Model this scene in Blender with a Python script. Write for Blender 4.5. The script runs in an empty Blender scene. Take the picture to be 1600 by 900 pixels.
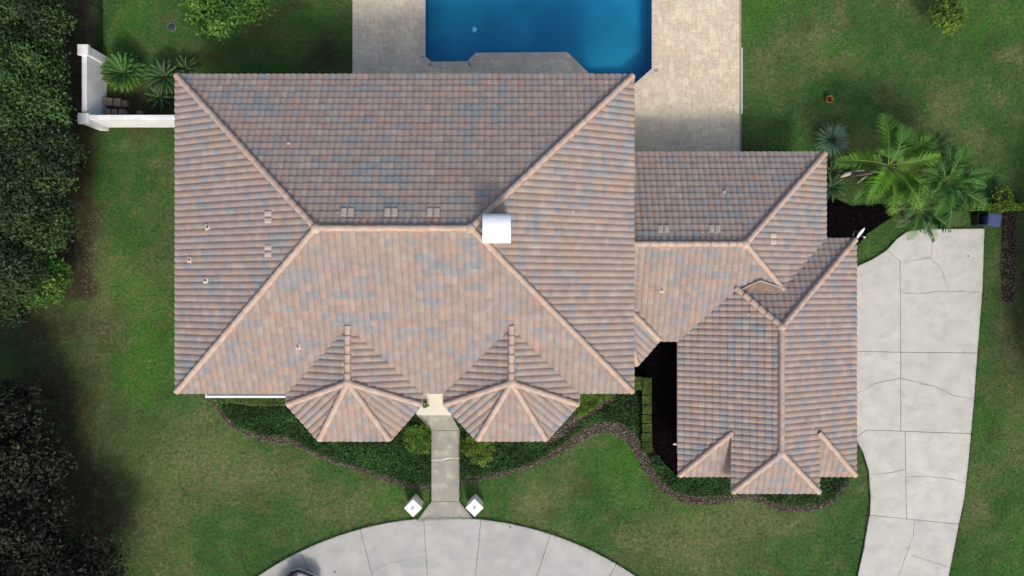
import bpy, bmesh, math, random
import numpy as np
from mathutils import Vector, Matrix, noise as mnoise
from mathutils.geometry import tessellate_polygon

random.seed(7); RNG = np.random.default_rng(7)
S = bpy.context.scene
COL = S.collection

# ------------------------------------------------------------------ camera, sky, sun
H = 36.8                      # height of the drone camera above the lawn
F = 1600 * 24 / 36.0
cd = bpy.data.cameras.new("camera"); cam = bpy.data.objects.new("camera", cd); COL.objects.link(cam)
cam.location = (0, 0, H); cam.rotation_euler = (0, 0, 0)
cd.lens = 24; cd.sensor_width = 36; cd.clip_end = 2000; cd.clip_start = 0.1
S.camera = cam

SUN_EL, SUN_AZ = 44.0, 166.0   # compass: the sun stands in the south, shadows run to the top of the picture
W = bpy.data.worlds.new("World"); S.world = W; W.use_nodes = True
nt = W.node_tree; nt.nodes.clear()
sky = nt.nodes.new('ShaderNodeTexSky'); sky.sky_type = 'NISHITA'; sky.sun_disc = False
sky.sun_elevation = math.radians(SUN_EL); sky.sun_rotation = math.radians(SUN_AZ)
sky.air_density = 1.0; sky.dust_density = 4.0; sky.ozone_density = 0.4
bg = nt.nodes.new('ShaderNodeBackground'); bg.inputs[1].default_value = 0.15
wo = nt.nodes.new('ShaderNodeOutputWorld')
nt.links.new(sky.outputs[0], bg.inputs[0]); nt.links.new(bg.outputs[0], wo.inputs[0])
sd = bpy.data.lights.new("sun", 'SUN'); sun = bpy.data.objects.new("sun", sd); COL.objects.link(sun)
sd.energy = 1.65; sd.angle = math.radians(10.0); sd.color = (1.0, 0.95, 0.87)
e, a = math.radians(SUN_EL), math.radians(SUN_AZ)
sdir = Vector((math.sin(a) * math.cos(e), math.cos(a) * math.cos(e), math.sin(e)))
sun.rotation_euler = sdir.to_track_quat('Z', 'Y').to_euler()
S.view_settings.view_transform = 'Standard'; S.view_settings.look = 'None'
S.view_settings.exposure = 0.32; S.view_settings.gamma = 1.0; S.view_settings.use_curve_mapping = False
S.cycles.max_bounces = 8; S.cycles.transparent_max_bounces = 12

# ------------------------------------------------------------------ helpers
def G(px, py, z=0.0):
    """point of the place at height z that the survey photograph shows at pixel px, py"""
    k = (H - z) / F
    return ((px - 800) * k, (450 - py) * k)
def GL(pts, z=0.0): return [G(x, y, z) for x, y in pts]

def world_inv(p):
    m = Matrix.Identity(4); q = p
    chain = []
    while q is not None:
        chain.append(q); q = q.parent
    for q in reversed(chain):
        m = m @ q.matrix_parent_inverse @ q.matrix_basis
    return m.inverted()
def attach(o, parent):
    o.parent = parent; o.matrix_parent_inverse = world_inv(parent)
def link(o, parent=None):
    COL.objects.link(o)
    if parent is not None: attach(o, parent)
    return o
def tag(o, label=None, cat=None, group=None, kind=None):
    if label: o['label'] = label
    if cat: o['category'] = cat
    if group: o['group'] = group
    if kind: o['kind'] = kind
    return o
def empty(name, loc, label, cat, group=None, rz=0.0):
    o = bpy.data.objects.new(name, None); o.location = loc; o.rotation_euler = (0, 0, rz)
    o.empty_display_size = 0.2; COL.objects.link(o)
    return tag(o, label, cat, group)

def np_mesh(name, V, F_, mats, midx=None, smooth=False, attr=None):
    V = np.asarray(V, dtype=np.float32); F_ = np.asarray(F_, dtype=np.int32)
    me = bpy.data.meshes.new(name)
    k = F_.shape[1]; m = len(F_)
    me.vertices.add(len(V)); me.vertices.foreach_set('co', V.ravel())
    me.loops.add(m * k); me.loops.foreach_set('vertex_index', F_.ravel())
    me.polygons.add(m); me.polygons.foreach_set('loop_start', np.arange(0, m * k, k, dtype=np.int32))
    try: me.polygons.foreach_set('loop_total', np.full(m, k, dtype=np.int32))
    except Exception: pass
    for mt in mats: me.materials.append(mt)
    if midx is not None: me.polygons.foreach_set('material_index', np.asarray(midx, dtype=np.int32))
    if smooth: me.polygons.foreach_set('use_smooth', np.ones(m, dtype=bool))
    if attr is not None:
        at = me.color_attributes.new('wear_shade', 'FLOAT_COLOR', 'POINT')
        at.data.foreach_set('color', np.asarray(attr, dtype=np.float32).ravel())
    me.update(calc_edges=True)
    return me
def obj_me(name, me, parent=None): return link(bpy.data.objects.new(name, me), parent)

class MB:
    """collects shapes, builds ONE mesh object"""
    def __init__(s): s.v = []; s.f = []; s.m = []; s.s = []
    def add(s, vs, fs, m=0, sm=False):
        b = len(s.v); s.v += [tuple(v) for v in vs]
        s.f += [[i + b for i in f] for f in fs]; s.m += [m] * len(fs); s.s += [sm] * len(fs)
    def box(s, c, d, rz=0.0, m=0, M=None):
        x, y, z = d[0] / 2, d[1] / 2, d[2] / 2
        vs = [Vector((i * x, j * y, k * z)) for k in (-1, 1) for j in (-1, 1) for i in (-1, 1)]
        R = M if M is not None else Matrix.Rotation(rz, 3, 'Z')
        vs = [R @ v + Vector(c) for v in vs]
        s.add(vs, [(0, 2, 3, 1), (4, 5, 7, 6), (0, 1, 5, 4), (2, 6, 7, 3), (0, 4, 6, 2), (1, 3, 7, 5)], m)
    def bbox(s, c, d, b=0.01, rz=0.0, m=0):
        """box with bevelled top edge"""
        x, y, z = d[0] / 2, d[1] / 2, d[2]
        R = Matrix.Rotation(rz, 3, 'Z'); base = Vector((c[0], c[1], c[2]))
        ring = lambda w, h, zz: [R @ Vector(p) + base for p in ((-w, -h, zz), (w, -h, zz), (w, h, zz), (-w, h, zz))]
        vs = ring(x, y, 0) + ring(x, y, z - b) + ring(x - b, y - b, z)
        fs = [(i, (i + 1) % 4, 4 + (i + 1) % 4, 4 + i) for i in range(4)] + [(4 + i, 4 + (i + 1) % 4, 8 + (i + 1) % 4, 8 + i) for i in range(4)] + [(8, 9, 10, 11), (3, 2, 1, 0)]
        s.add(vs, fs, m)
    def prism(s, poly, z0, z1, m=0, bev=0.0):
        n = len(poly)
        ar = sum(poly[i][0] * poly[(i + 1) % n][1] - poly[(i + 1) % n][0] * poly[i][1] for i in range(n))
        if ar < 0: poly = poly[::-1]
        vs = [(x, y, z0) for x, y in poly] + [(x, y, z1 - bev) for x, y in poly]
        fs = [(i, (i + 1) % n, n + (i + 1) % n, n + i) for i in range(n)]
        if bev > 0:
            ins = inset(poly, bev); vs += [(x, y, z1) for x, y in ins]
            fs += [(n + i, n + (i + 1) % n, 2 * n + (i + 1) % n, 2 * n + i) for i in range(n)]; top = 2 * n
            pt = ins
        else: top = n; pt = poly
        tri = tessellate_polygon([[Vector((x, y, 0)) for x, y in pt]])
        for t in tri:
            t = list(t); A, B, C = [pt[i] for i in t]
            if (B[0] - A[0]) * (C[1] - A[1]) - (B[1] - A[1]) * (C[0] - A[0]) < 0: t = t[::-1]
            fs.append([top + i for i in t])
        s.add(vs, fs, m)
    def tube(s, pts, radii, n=8, m=0, cap=True):
        pts = [Vector(p) for p in pts]; vs = []; fs = []
        for i, p in enumerate(pts):
            d = (pts[min(i + 1, len(pts) - 1)] - pts[max(i - 1, 0)]).normalized()
            u = d.cross(Vector((0, 0, 1)) if abs(d.z) < .9 else Vector((1, 0, 0))).normalized(); w = d.cross(u)
            r = radii[i] if hasattr(radii, '__len__') else radii
            vs += [p + u * math.cos(2 * math.pi * k / n) * r + w * math.sin(2 * math.pi * k / n) * r for k in range(n)]
        for i in range(len(pts) - 1):
            fs += [(i * n + k, i * n + (k + 1) % n, (i + 1) * n + (k + 1) % n, (i + 1) * n + k) for k in range(n)]
        if cap: fs += [list(range(n))[::-1], [(len(pts) - 1) * n + k for k in range(n)]]
        s.add(vs, fs, m, True)
    def lathe(s, c, prof, n=24, m=0):
        vs = []; fs = []
        for r, z in prof:
            vs += [(c[0] + r * math.cos(2 * math.pi * k / n), c[1] + r * math.sin(2 * math.pi * k / n), c[2] + z) for k in range(n)]
        for i in range(len(prof) - 1):
            fs += [(i * n + k, i * n + (k + 1) % n, (i + 1) * n + (k + 1) % n, (i + 1) * n + k) for k in range(n)]
        s.add(vs, fs, m, True)
    def build(s, name, mats, parent=None):
        me = bpy.data.meshes.new(name); me.from_pydata(s.v, [], s.f)
        for mt in (mats if isinstance(mats, (list, tuple)) else [mats]): me.materials.append(mt)
        me.polygons.foreach_set('material_index', s.m); me.polygons.foreach_set('use_smooth', s.s)
        me.update(); return obj_me(name, me, parent)

def inset(poly, d):
    n = len(poly); out = []
    for i in range(n):
        p0, p1, p2 = Vector(poly[i - 1]), Vector(poly[i]), Vector(poly[(i + 1) % n])
        d1 = (p1 - p0).normalized(); d2 = (p2 - p1).normalized()
        n1 = Vector((-d1.y, d1.x)); n2 = Vector((-d2.y, d2.x)); b = n1 + n2
        if b.length < 1e-4: b = n1
        b = b.normalized(); c = max(.35, b.dot(n1)); out.append(tuple(p1 + b * d / c))
    return out
def ccw(poly):
    n = len(poly); ar = sum(poly[i][0] * poly[(i + 1) % n][1] - poly[(i + 1) % n][0] * poly[i][1] for i in range(n))
    return poly if ar > 0 else poly[::-1]
def offset(poly, d):  # outward
    return inset(ccw(poly), -d)
def pip(X, Y, poly):
    X = np.asarray(X); Y = np.asarray(Y); r = np.zeros(X.shape, bool); n = len(poly)
    for i in range(n):
        x1, y1 = poly[i]; x2, y2 = poly[(i + 1) % n]
        if y1 == y2: continue
        c = ((y1 > Y) != (y2 > Y)) & (X < (x2 - x1) * (Y - y1) / (y2 - y1) + x1)
        r ^= c
    return r
def _hash(ix, iy, s):
    h = (ix * 374761393 + iy * 668265263 + s * 982451653) & 0xffffffff
    h = ((h ^ (h >> 13)) * 1274126177) & 0xffffffff
    return ((h ^ (h >> 16)) & 0xffff) / 65535.0
def vnoise(x, y, s=0):
    x = np.asarray(x, float); y = np.asarray(y, float)
    ix = np.floor(x).astype(np.int64); iy = np.floor(y).astype(np.int64); fx = x - ix; fy = y - iy
    fx = fx * fx * (3 - 2 * fx); fy = fy * fy * (3 - 2 * fy)
    a = _hash(ix, iy, s); b = _hash(ix + 1, iy, s); c = _hash(ix, iy + 1, s); d = _hash(ix + 1, iy + 1, s)
    return (a * (1 - fx) + b * fx) * (1 - fy) + (c * (1 - fx) + d * fx) * fy
def fbm(x, y, s=0, o=4):
    r = 0; am = .5; t = 0
    for i in range(o):
        r = r + am * vnoise(x * 2 ** i, y * 2 ** i, s + i * 31); t += am; am *= .55
    return r / t
def path_ribbon(pts, widths, sub=6):
    """smooth closed outline round a curved band through pts"""
    P = []; Wd = []
    n = len(pts)
    for i in range(n - 1):
        p0 = np.array(pts[max(i - 1, 0)]); p1 = np.array(pts[i]); p2 = np.array(pts[i + 1]); p3 = np.array(pts[min(i + 2, n - 1)])
        for k in range(sub):
            t = k / sub
            P.append(.5 * ((2 * p1) + (-p0 + p2) * t + (2 * p0 - 5 * p1 + 4 * p2 - p3) * t * t + (-p0 + 3 * p1 - 3 * p2 + p3) * t ** 3))
            Wd.append(widths[i] * (1 - t) + widths[i + 1] * t)
    P.append(np.array(pts[-1])); Wd.append(widths[-1]); P = np.array(P); Wd = np.array(Wd)
    T = np.gradient(P, axis=0); T /= np.linalg.norm(T, axis=1)[:, None]; N = np.stack([-T[:, 1], T[:, 0]], 1)
    jit = (vnoise(np.arange(len(P)) * .9, np.zeros(len(P)), 5) - .5) * .10
    L = P + N * (Wd / 2 + jit)[:, None]; R = P - N * (Wd / 2 + jit)[:, None]
    return [tuple(p) for p in L] + [tuple(p) for p in R[::-1]]
def smooth_poly(pts, sub=5):
    n = len(pts); out = []
    for i in range(n):
        p0, p1, p2, p3 = [np.array(pts[(i + k) % n], float) for k in (-1, 0, 1, 2)]
        for k in range(sub):
            t = k / sub
            out.append(tuple(.5 * ((2 * p1) + (-p0 + p2) * t + (2 * p0 - 5 * p1 + 4 * p2 - p3) * t * t + (-p0 + 3 * p1 - 3 * p2 + p3) * t ** 3)))
    return out

# ------------------------------------------------------------------ materials
def mat(name, color, rough=.8, spec=.3, var=.15, scale=4.0, bump=0.0, bscale=40.0, c2=None, c2s=1.5, c2w=(.45, .6), speck=None, metal=0.0, fine=0.0, trans=0.0, streak=None, objvar=0.0):
    m = bpy.data.materials.new(name); m.use_nodes = True; n = m.node_tree.nodes; l = m.node_tree.links
    b = n['Principled BSDF']; b.inputs['Roughness'].default_value = rough; b.inputs['Metallic'].default_value = metal
    b.inputs['Specular IOR Level'].default_value = spec
    g = n.new('ShaderNodeNewGeometry'); pos = g.outputs['Position']
    def noise(sc, det=4, r=.55, vec=pos):
        t = n.new('ShaderNodeTexNoise'); t.inputs['Scale'].default_value = sc; t.inputs['Detail'].default_value = det; t.inputs['Roughness'].default_value = r
        l.new(vec, t.inputs['Vector']); return t.outputs['Fac']
    def ramp(fac, lo, hi, a=0.0, b_=1.0):
        r = n.new('ShaderNodeMapRange'); r.inputs['From Min'].default_value = lo; r.inputs['From Max'].default_value = hi
        r.inputs['To Min'].default_value = a; r.inputs['To Max'].default_value = b_; l.new(fac, r.inputs['Value']); return r.outputs['Result']
    def mix(fac, a, b_, mode='MIX'):
        x = n.new('ShaderNodeMix'); x.data_type = 'RGBA'; x.blend_type = mode
        if isinstance(fac, float): x.inputs['Factor'].default_value = fac
        else: l.new(fac, x.inputs['Factor'])
        for s_, v in ((6, a), (7, b_)):
            if isinstance(v, tuple): x.inputs[s_].default_value = (*v[:3], 1)
            else: l.new(v, x.inputs[s_])
        return x.outputs[2]
    c = tuple(color)
    cur = c
    if c2 is not None: cur = mix(ramp(noise(c2s), *c2w), c, tuple(c2))
    f = ramp(noise(scale), .3, .7, 1 - var, 1 + var)
    comb = n.new('ShaderNodeCombineColor'); [l.new(f, comb.inputs[i]) for i in range(3)]
    cur = mix(1.0, cur, comb.outputs[0], 'MULTIPLY')
    if fine > 0:
        f2 = ramp(noise(38.0, 2, .7), .3, .7, 1 - fine, 1 + fine)
        cb = n.new('ShaderNodeCombineColor'); [l.new(f2, cb.inputs[i]) for i in range(3)]
        cur = mix(1.0, cur, cb.outputs[0], 'MULTIPLY')
    if objvar > 0:
        oi = n.new('ShaderNodeObjectInfo'); f3 = ramp(oi.outputs['Random'], 0, 1, 1 - objvar, 1 + objvar)
        cb3 = n.new('ShaderNodeCombineColor'); [l.new(f3, cb3.inputs[i]) for i in range(3)]; cur = mix(1.0, cur, cb3.outputs[0], 'MULTIPLY')
    if streak is not None:
        mp = n.new('ShaderNodeMapping'); mp.inputs['Scale'].default_value = (.9, 1.5, 1); l.new(pos, mp.inputs['Vector'])
        cur = mix(ramp(noise(1.4, 6, .7, mp.outputs[0]), .50, .74, 0, .6), cur, tuple(streak))
    if speck is not None:
        cur = mix(ramp(noise(speck[1], 3, .6), speck[2], speck[2] + .05), cur, tuple(speck[0]))
    l.new(cur, b.inputs['Base Color']) if not isinstance(cur, tuple) else None
    if bump > 0:
        bp = n.new('ShaderNodeBump'); bp.inputs['Strength'].default_value = bump; bp.inputs['Distance'].default_value = .02
        l.new(noise(bscale, 3), bp.inputs['Height']); l.new(bp.outputs[0], b.inputs['Normal'])
    if trans > 0:
        tr = n.new('ShaderNodeBsdfTranslucent'); l.new(cur, tr.inputs[0]); ms = n.new('ShaderNodeMixShader'); ms.inputs[0].default_value = trans
        out = n['Material Output']; l.new(b.outputs[0], ms.inputs[1]); l.new(tr.outputs[0], ms.inputs[2]); l.new(ms.outputs[0], out.inputs[0])
    return m

TILE_COLS = [(.296, .230, .200), (.308, .240, .206), (.288, .232, .210), (.318, .252, .214), (.278, .238, .222),     # browns and mauves
             (.345, .24, .196), (.342, .252, .202),                                                      # orange
             (.240, .240, .244), (.224, .232, .238), (.258, .246, .240),                                        # slate blue
             (.325, .272, .232)]                                                                          # tan
M = {}
tile_mats = [mat('roof_tile_%d' % i, c, .82, .25, .12, 2.5, .25, 30, fine=.10, speck=((.60, .56, .52), 5.2, .705)) for i, c in enumerate(TILE_COLS)]
RIDGE_COLS = [(.43, .325, .265), (.44, .34, .28), (.455, .32, .25), (.42, .335, .285), (.44, .35, .295)]
tile_mats.append(mat('tile_end_shade', (.06, .045, .04), .95, .05))  # dark end faces paint in the shadow line below each course
ridge_mats = [mat('ridge_tile_%d' % i, c, .8, .25, .15, 3.0, .25, 30, fine=.1) for i, c in enumerate(RIDGE_COLS)]
M['mortar'] = mat('mortar', (.33, .23, .19), .95, .1, .2, 5)
M['felt'] = mat('roof_felt', (.06, .045, .04), .95, .1)
M['cricket'] = mat('valley_pan', (.20, .135, .105), .8, .2, .25, 5, c2=(.25, .19, .155), c2s=3.0)
M['stucco'] = mat('stucco', (.72, .68, .58), .9, .2, .06, 2, .3, 60)
M['white'] = mat('white_paint', (.80, .81, .80), .7, .3, .04, 1.5, .15, 60)
M['white_wall'] = mat('white_wall', (.76, .78, .79), .8, .2, .05, 1.2, .2, 50, c2=(.68, .70, .71), c2s=1.8)
M['cap_white'] = mat('white_metal', (.80, .83, .84), .35, .5, .04, 2.0)
M['emblem'] = mat('weathered_emblem', (.33, .38, .38), .7, .3, .3, 20)
M['conc_drive'] = mat('concrete_drive', (.50, .49, .445), .85, .2, .07, 1.1, .2, 50, c2=(.46, .455, .42), c2s=1.3, c2w=(.42, .62), fine=.10, streak=(.33, .335, .315), objvar=.035)
M['conc_circle'] = mat('concrete_circle', (.41, .405, .38), .85, .2, .08, .9, .2, 50, c2=(.365, .37, .36), c2s=1.0, c2w=(.40, .62), fine=.10, streak=(.29, .295, .285), objvar=.05, speck=((.42, .34, .26), .35, .70))
M['conc_walk'] = mat('concrete_walk', (.285, .275, .24), .88, .2, .10, 1.6, .2, 50, c2=(.36, .35, .31), c2s=2.2, c2w=(.5, .66), fine=.08, objvar=.05)
M['porch'] = mat('porch_paint', (.60, .585, .49), .8, .3, .04, 2)
M['crack'] = mat('crack', (.19, .185, .17), .95, .1, .3, 9)
M['joint'] = mat('joint', (.13, .125, .11), .95, .1, .3, 5)
PAV = [(.54, .475, .385), (.52, .46, .375), (.55, .50, .42), (.51, .435, .355), (.53, .47, .39), (.565, .50, .39), (.50, .45, .39), (.51, .42, .34)]
PAV = [(a * 1.16, b * 1.13, c * 1.04) for a, b, c in PAV]
pav_mats = [mat('paver_%d' % i, c, .85, .2, .10, 7, .2, 60, c2=tuple(x * .90 for x in c), c2s=.8, fine=.06) for i, c in enumerate(PAV)]
M['sand'] = mat('joint_sand', (.30, .265, .21), .95, .1)
M['coping'] = mat('coping', (.56, .50, .42), .8, .25, .1, 5, c2=(.50, .45, .39), c2s=4)
M['coping2'] = mat('coping_pink', (.53, .44, .37), .8, .25, .1, 5)
M['pool'] = mat('pool_plaster', (.035, .27, .47), .6, .3, .08, .5, c2=(.045, .33, .52), c2s=.25)
M['pool_step'] = mat('pool_step', (.06, .22, .38), .6, .3, .08, 2)
M['pool_tile'] = mat('waterline_tile', (.02, .07, .12), .4, .5, .2, 12)
M['float'] = mat('float_plastic', (.10, .62, .72), .5, .4)
M['black_metal'] = mat('black_metal', (.02, .021, .022), .5, .4)
M['soil'] = mat('soil', (.035, .026, .02), .98, .05, .35, 3, .4, 20)
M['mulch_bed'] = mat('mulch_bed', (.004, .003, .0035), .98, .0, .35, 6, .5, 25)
M['trunk'] = mat('palm_trunk', (.22, .18, .15), .9, .1, .3, 9)
M['bark'] = mat('bark', (.07, .055, .045), .95, .1, .3, 6)
M['boot'] = mat('palm_boot', (.42, .38, .32), .85, .2, .2, 10)
M['terracotta'] = mat('terracotta', (.40, .13, .055), .8, .2, .15, 8)
M['lid'] = mat('dark_plastic', (.03, .036, .04), .6, .4, .1, 5)
M['lidrim'] = mat('lid_ring', (.16, .18, .16), .8, .2, .2, 9)
M['bin'] = mat('blue_plastic', (.05, .075, .16), .5, .4, .08, 5)
M['block'] = mat('block', (.24, .185, .155), .9, .15, .25, 6, .3, 30)
M['bulb'] = mat('white_plastic', (.8, .8, .76), .5, .4, .02)
M['cream'] = mat('gutter_paint', (.82, .83, .82), .5, .4, .03)
M['tyre'] = mat('tyre', (.02, .02, .02), .8, .2)
M['carpaint'] = mat('car_paint', (.62, .62, .68), .25, .6, .02)
M['trim'] = mat('car_trim', (.012, .012, .014), .35, .5, .05)
M['redtrim'] = mat('car_red', (.13, .035, .04), .4, .5, .05)
M['lamp'] = mat('lamp_glass', (.35, .55, .60), .1, .7, .05)
def glass(name, col, rough=.03):
    m = bpy.data.materials.new(name); m.use_nodes = True; b = m.node_tree.nodes['Principled BSDF']
    b.inputs['Base Color'].default_value = (*col, 1); b.inputs['Roughness'].default_value = rough; b.inputs['Specular IOR Level'].default_value = .8
    return m
M['carglass'] = glass('car_glass', (.01, .012, .015))
def water():
    m = bpy.data.materials.new('pool_water'); m.use_nodes = True; n = m.node_tree.nodes; l = m.node_tree.links; n.remove(n['Principled BSDF'])
    t = n.new('ShaderNodeBsdfTransparent'); t.inputs[0].default_value = (.55, .90, .95, 1)
    gl = n.new('ShaderNodeBsdfGlossy'); gl.inputs['Roughness'].default_value = .04
    fr = n.new('ShaderNodeFresnel'); fr.inputs[0].default_value = 1.33
    nz = n.new('ShaderNodeTexNoise'); nz.inputs['Scale'].default_value = 3.2; nz.inputs['Detail'].default_value = 4
    g = n.new('ShaderNodeNewGeometry'); l.new(g.outputs['Position'], nz.inputs['Vector'])
    bp = n.new('ShaderNodeBump'); bp.inputs['Strength'].default_value = .25; bp.inputs['Distance'].default_value = .05
    l.new(nz.outputs['Fac'], bp.inputs['Height']); l.new(bp.outputs[0], gl.inputs['Normal']); l.new(bp.outputs[0], fr.inputs['Normal'])
    mx = n.new('ShaderNodeMixShader'); l.new(fr.outputs[0], mx.inputs[0]); l.new(t.outputs[0], mx.inputs[1]); l.new(gl.outputs[0], mx.inputs[2])
    l.new(mx.outputs[0], n['Material Output'].inputs[0]); return m
M['water'] = water()
def leafm(name, c, var=.35, tr=.25, rough=.6): return mat(name, c, rough, .3, var, .9, trans=tr, fine=.2)
LEAF = {'dark': [leafm('leaf_dark_%d' % i, c) for i, c in enumerate([(.018, .038, .013), (.030, .062, .020), (.060, .115, .032)])],
        'darkmid': [leafm('leaf_darkmid_%d' % i, c) for i, c in enumerate([(.022, .05, .015), (.042, .095, .024), (.075, .155, .036)])],
        'mid': [leafm('leaf_mid_%d' % i, c) for i, c in enumerate([(.04, .11, .02), (.075, .18, .03), (.14, .26, .035)])],
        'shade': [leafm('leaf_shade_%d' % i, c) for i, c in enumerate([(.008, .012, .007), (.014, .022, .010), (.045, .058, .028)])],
        'cover': [leafm('leaf_cover_%d' % i, c) for i, c in enumerate([(.022, .075, .018), (.038, .115, .024), (.07, .17, .035)])],
        'lime': [leafm('leaf_lime_%d' % i, c) for i, c in enumerate([(.08, .16, .018), (.12, .22, .025), (.18, .28, .04)])],
        'bush': [leafm('leaf_bush_%d' % i, c) for i, c in enumerate([(.05, .13, .02), (.09, .20, .028), (.15, .28, .04)])],
        'hedge': [leafm('leaf_hedge_%d' % i, c) for i, c in enumerate([(.075, .135, .025), (.11, .18, .035), (.15, .225, .045)])],
        'core': [leafm('leaf_core', (.012, .018, .008))]}
M['frond_bright'] = leafm('frond_bright', (.125, .29, .03)); M['frond_cool'] = leafm('frond_cool', (.065, .19, .032))
M['frond_pale'] = leafm('frond_pale', (.15, .27, .13)); M['frond_dark'] = leafm('frond_dark', (.035, .10, .03))
M['cycad'] = leafm('cycad_frond', (.035, .12, .028)); M['cycad_low'] = leafm('cycad_frond_dim', (.03, .085, .035)); M['rachis'] = mat('rachis', (.22, .30, .07), .6)
M['yucca'] = leafm('yucca_blade', (.20, .32, .22)); M['cycad_new'] = leafm('cycad_new_frond', (.08, .20, .03))
chip_mats = [mat('chip_%d' % i, c, .9, .15, .2, 8) for i, c in enumerate([(.145, .13, .095), (.085, .072, .052), (.28, .26, .21), (.052, .043, .033), (.13, .10, .075)])]
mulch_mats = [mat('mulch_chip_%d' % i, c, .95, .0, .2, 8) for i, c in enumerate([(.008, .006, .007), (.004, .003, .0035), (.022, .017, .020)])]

def lawn_mat(name, blade):
    m = bpy.data.materials.new(name); m.use_nodes = True; n = m.node_tree.nodes; l = m.node_tree.links
    b = n['Principled BSDF']; b.inputs['Roughness'].default_value = .9; b.inputs['Specular IOR Level'].default_value = .12
    at = n.new('ShaderNodeAttribute'); at.attribute_name = 'wear_shade'; sp = n.new('ShaderNodeSeparateColor'); l.new(at.outputs['Color'], sp.inputs[0])
    g = n.new('ShaderNodeNewGeometry')
    def noise(sc, d=5, r=.6):
        t = n.new('ShaderNodeTexNoise'); t.inputs['Scale'].default_value = sc; t.inputs['Detail'].default_value = d; t.inputs['Roughness'].default_value = r; l.new(g.outputs['Position'], t.inputs['Vector']); return t.outputs['Fac']
    def mr(f, a, b_, c=0., d=1.):
        r = n.new('ShaderNodeMapRange'); l.new(f, r.inputs[0]); r.inputs[1].default_value = a; r.inputs[2].default_value = b_; r.inputs[3].default_value = c; r.inputs[4].default_value = d; return r.outputs[0]
    def mx(f, a, b_, mode='MIX'):
        x = n.new('ShaderNodeMix'); x.data_type = 'RGBA'; x.blend_type = mode
        if isinstance(f, float): x.inputs[0].default_value = f
        else: l.new(f, x.inputs[0])
        for s_, v in ((6, a), (7, b_)):
            if isinstance(v, tuple): x.inputs[s_].default_value = (*v, 1)
            else: l.new(v, x.inputs[s_])
        return x.outputs[2]
    def mth(op, a, b_):
        x = n.new('ShaderNodeMath'); x.operation = op
        for i, v in enumerate((a, b_)):
            if isinstance(v, float): x.inputs[i].default_value = v
            else: l.new(v, x.inputs[i])
        return x.outputs[0]
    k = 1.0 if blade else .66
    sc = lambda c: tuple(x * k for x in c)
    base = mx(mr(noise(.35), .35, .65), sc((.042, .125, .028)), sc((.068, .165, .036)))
    base = mx(mr(noise(1.7, 4), .5, .7), base, sc((.085, .130, .042)))
    base = mx(sp.outputs[2], base, sc((.075, .23, .022)))
    dry = mth('MULTIPLY', sp.outputs[0], mr(noise(4.0, 8, .75), .36, .60))
    base = mx(dry, base, sc((.22, .21, .10)))
    soil = mth('MULTIPLY', sp.outputs[1], mr(noise(2.2, 5, .7), .25, .5))  # bare soil and painted tree shade together
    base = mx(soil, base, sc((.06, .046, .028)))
    f = mr(noise(6, 7, .8), .3, .7, .45, 1.55); cb = n.new('ShaderNodeCombineColor'); [l.new(f, cb.inputs[i]) for i in range(3)]
    base = mx(1.0, base, cb.outputs[0], 'MULTIPLY')
    l.new(base, b.inputs['Base Color'])
    bp = n.new('ShaderNodeBump'); bp.inputs['Strength'].default_value = .5; bp.inputs['Distance'].default_value = .05
    l.new(noise(22, 3, .7), bp.inputs['Height'])
    if not blade: l.new(bp.outputs[0], b.inputs['Normal'])
    return m
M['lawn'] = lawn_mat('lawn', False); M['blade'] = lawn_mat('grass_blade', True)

# ------------------------------------------------------------------ outlines on the ground
POOL = GL([(664, -260), (664, 89), (674, 98), (731, 97), (743, 84), (886, 83), (920, 116), (932, 136), (985, 138), (1019, 108), (1019, -260)])
DECK = GL([(551, -330), (551, 190), (1158, 190), (1158, -330)])
DECK_S = GL([(985, 185), (1157, 185), (1157, 262), (985, 262)])
DRIVE = GL([(1320, 425), (1340, 415), (1362, 405), (1384, 391), (1400, 373), (1416, 362), (1440, 358), (1537, 357), (1534, 450), (1526, 551), (1521, 620), (1516, 678), (1511, 730),
            (1505, 780), (1497, 818), (1489, 860), (1480, 905), (1455, 1010), (1310, 1010), (1338, 903), (1348, 858), (1356, 810), (1359, 775), (1356, 735), (1348, 708), (1335, 684), (1320, 676)])
WALK = GL([(650, 612), (706, 612), (706, 648), (719, 672), (718, 783), (739, 809), (652, 812), (674, 783), (674, 672), (650, 648)])
CC = (698, 1330); CR = 522
CIRC = GL([(CC[0] + CR * math.sin(t), CC[1] - CR * math.cos(t)) for t in np.linspace(-1.2, 1.2, 60)] + [(CC[0] + 330 * math.sin(t), CC[1] - 330 * math.cos(t)) for t in np.linspace(1.2, -1.2, 40)])
EDGE_L = GL([(335, 622), (345, 643), (370, 668), (402, 681), (440, 687), (465, 694), (500, 712), (540, 726), (580, 739), (620, 753), (650, 760), (676, 762)])
EDGE_LW = [x * .029 for x in (6, 8, 9, 11, 14, 9, 8, 9, 8, 11, 12, 11)]
EDGE_R = GL([(719, 750), (760, 745), (800, 735), (840, 722), (870, 706), (900, 686), (925, 672), (948, 667), (972, 674), (990, 690), (1004, 716), (1020, 743), (1045, 768), (1075, 780), (1110, 782), (1150, 776), (1180, 777), (1208, 789), (1240, 794), (1280, 790), (1306, 777), (1325, 752)])
EDGE_RW = [x * .0265 for x in (7, 8, 9, 10, 13, 20, 23, 24, 26, 25, 23, 17, 15, 17, 18, 14, 12, 13, 15, 13, 10, 9)]
EDGE_M = GL([(850, 694), (875, 678), (900, 655), (925, 641), (957, 622)]); EDGE_MW = [x * .0345 for x in (7, 13, 17, 13, 6)]
RIB_L = path_ribbon(EDGE_L, EDGE_LW); RIB_R = path_ribbon(EDGE_R, EDGE_RW); RIB_M = path_ribbon(EDGE_M, EDGE_MW)
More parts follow.
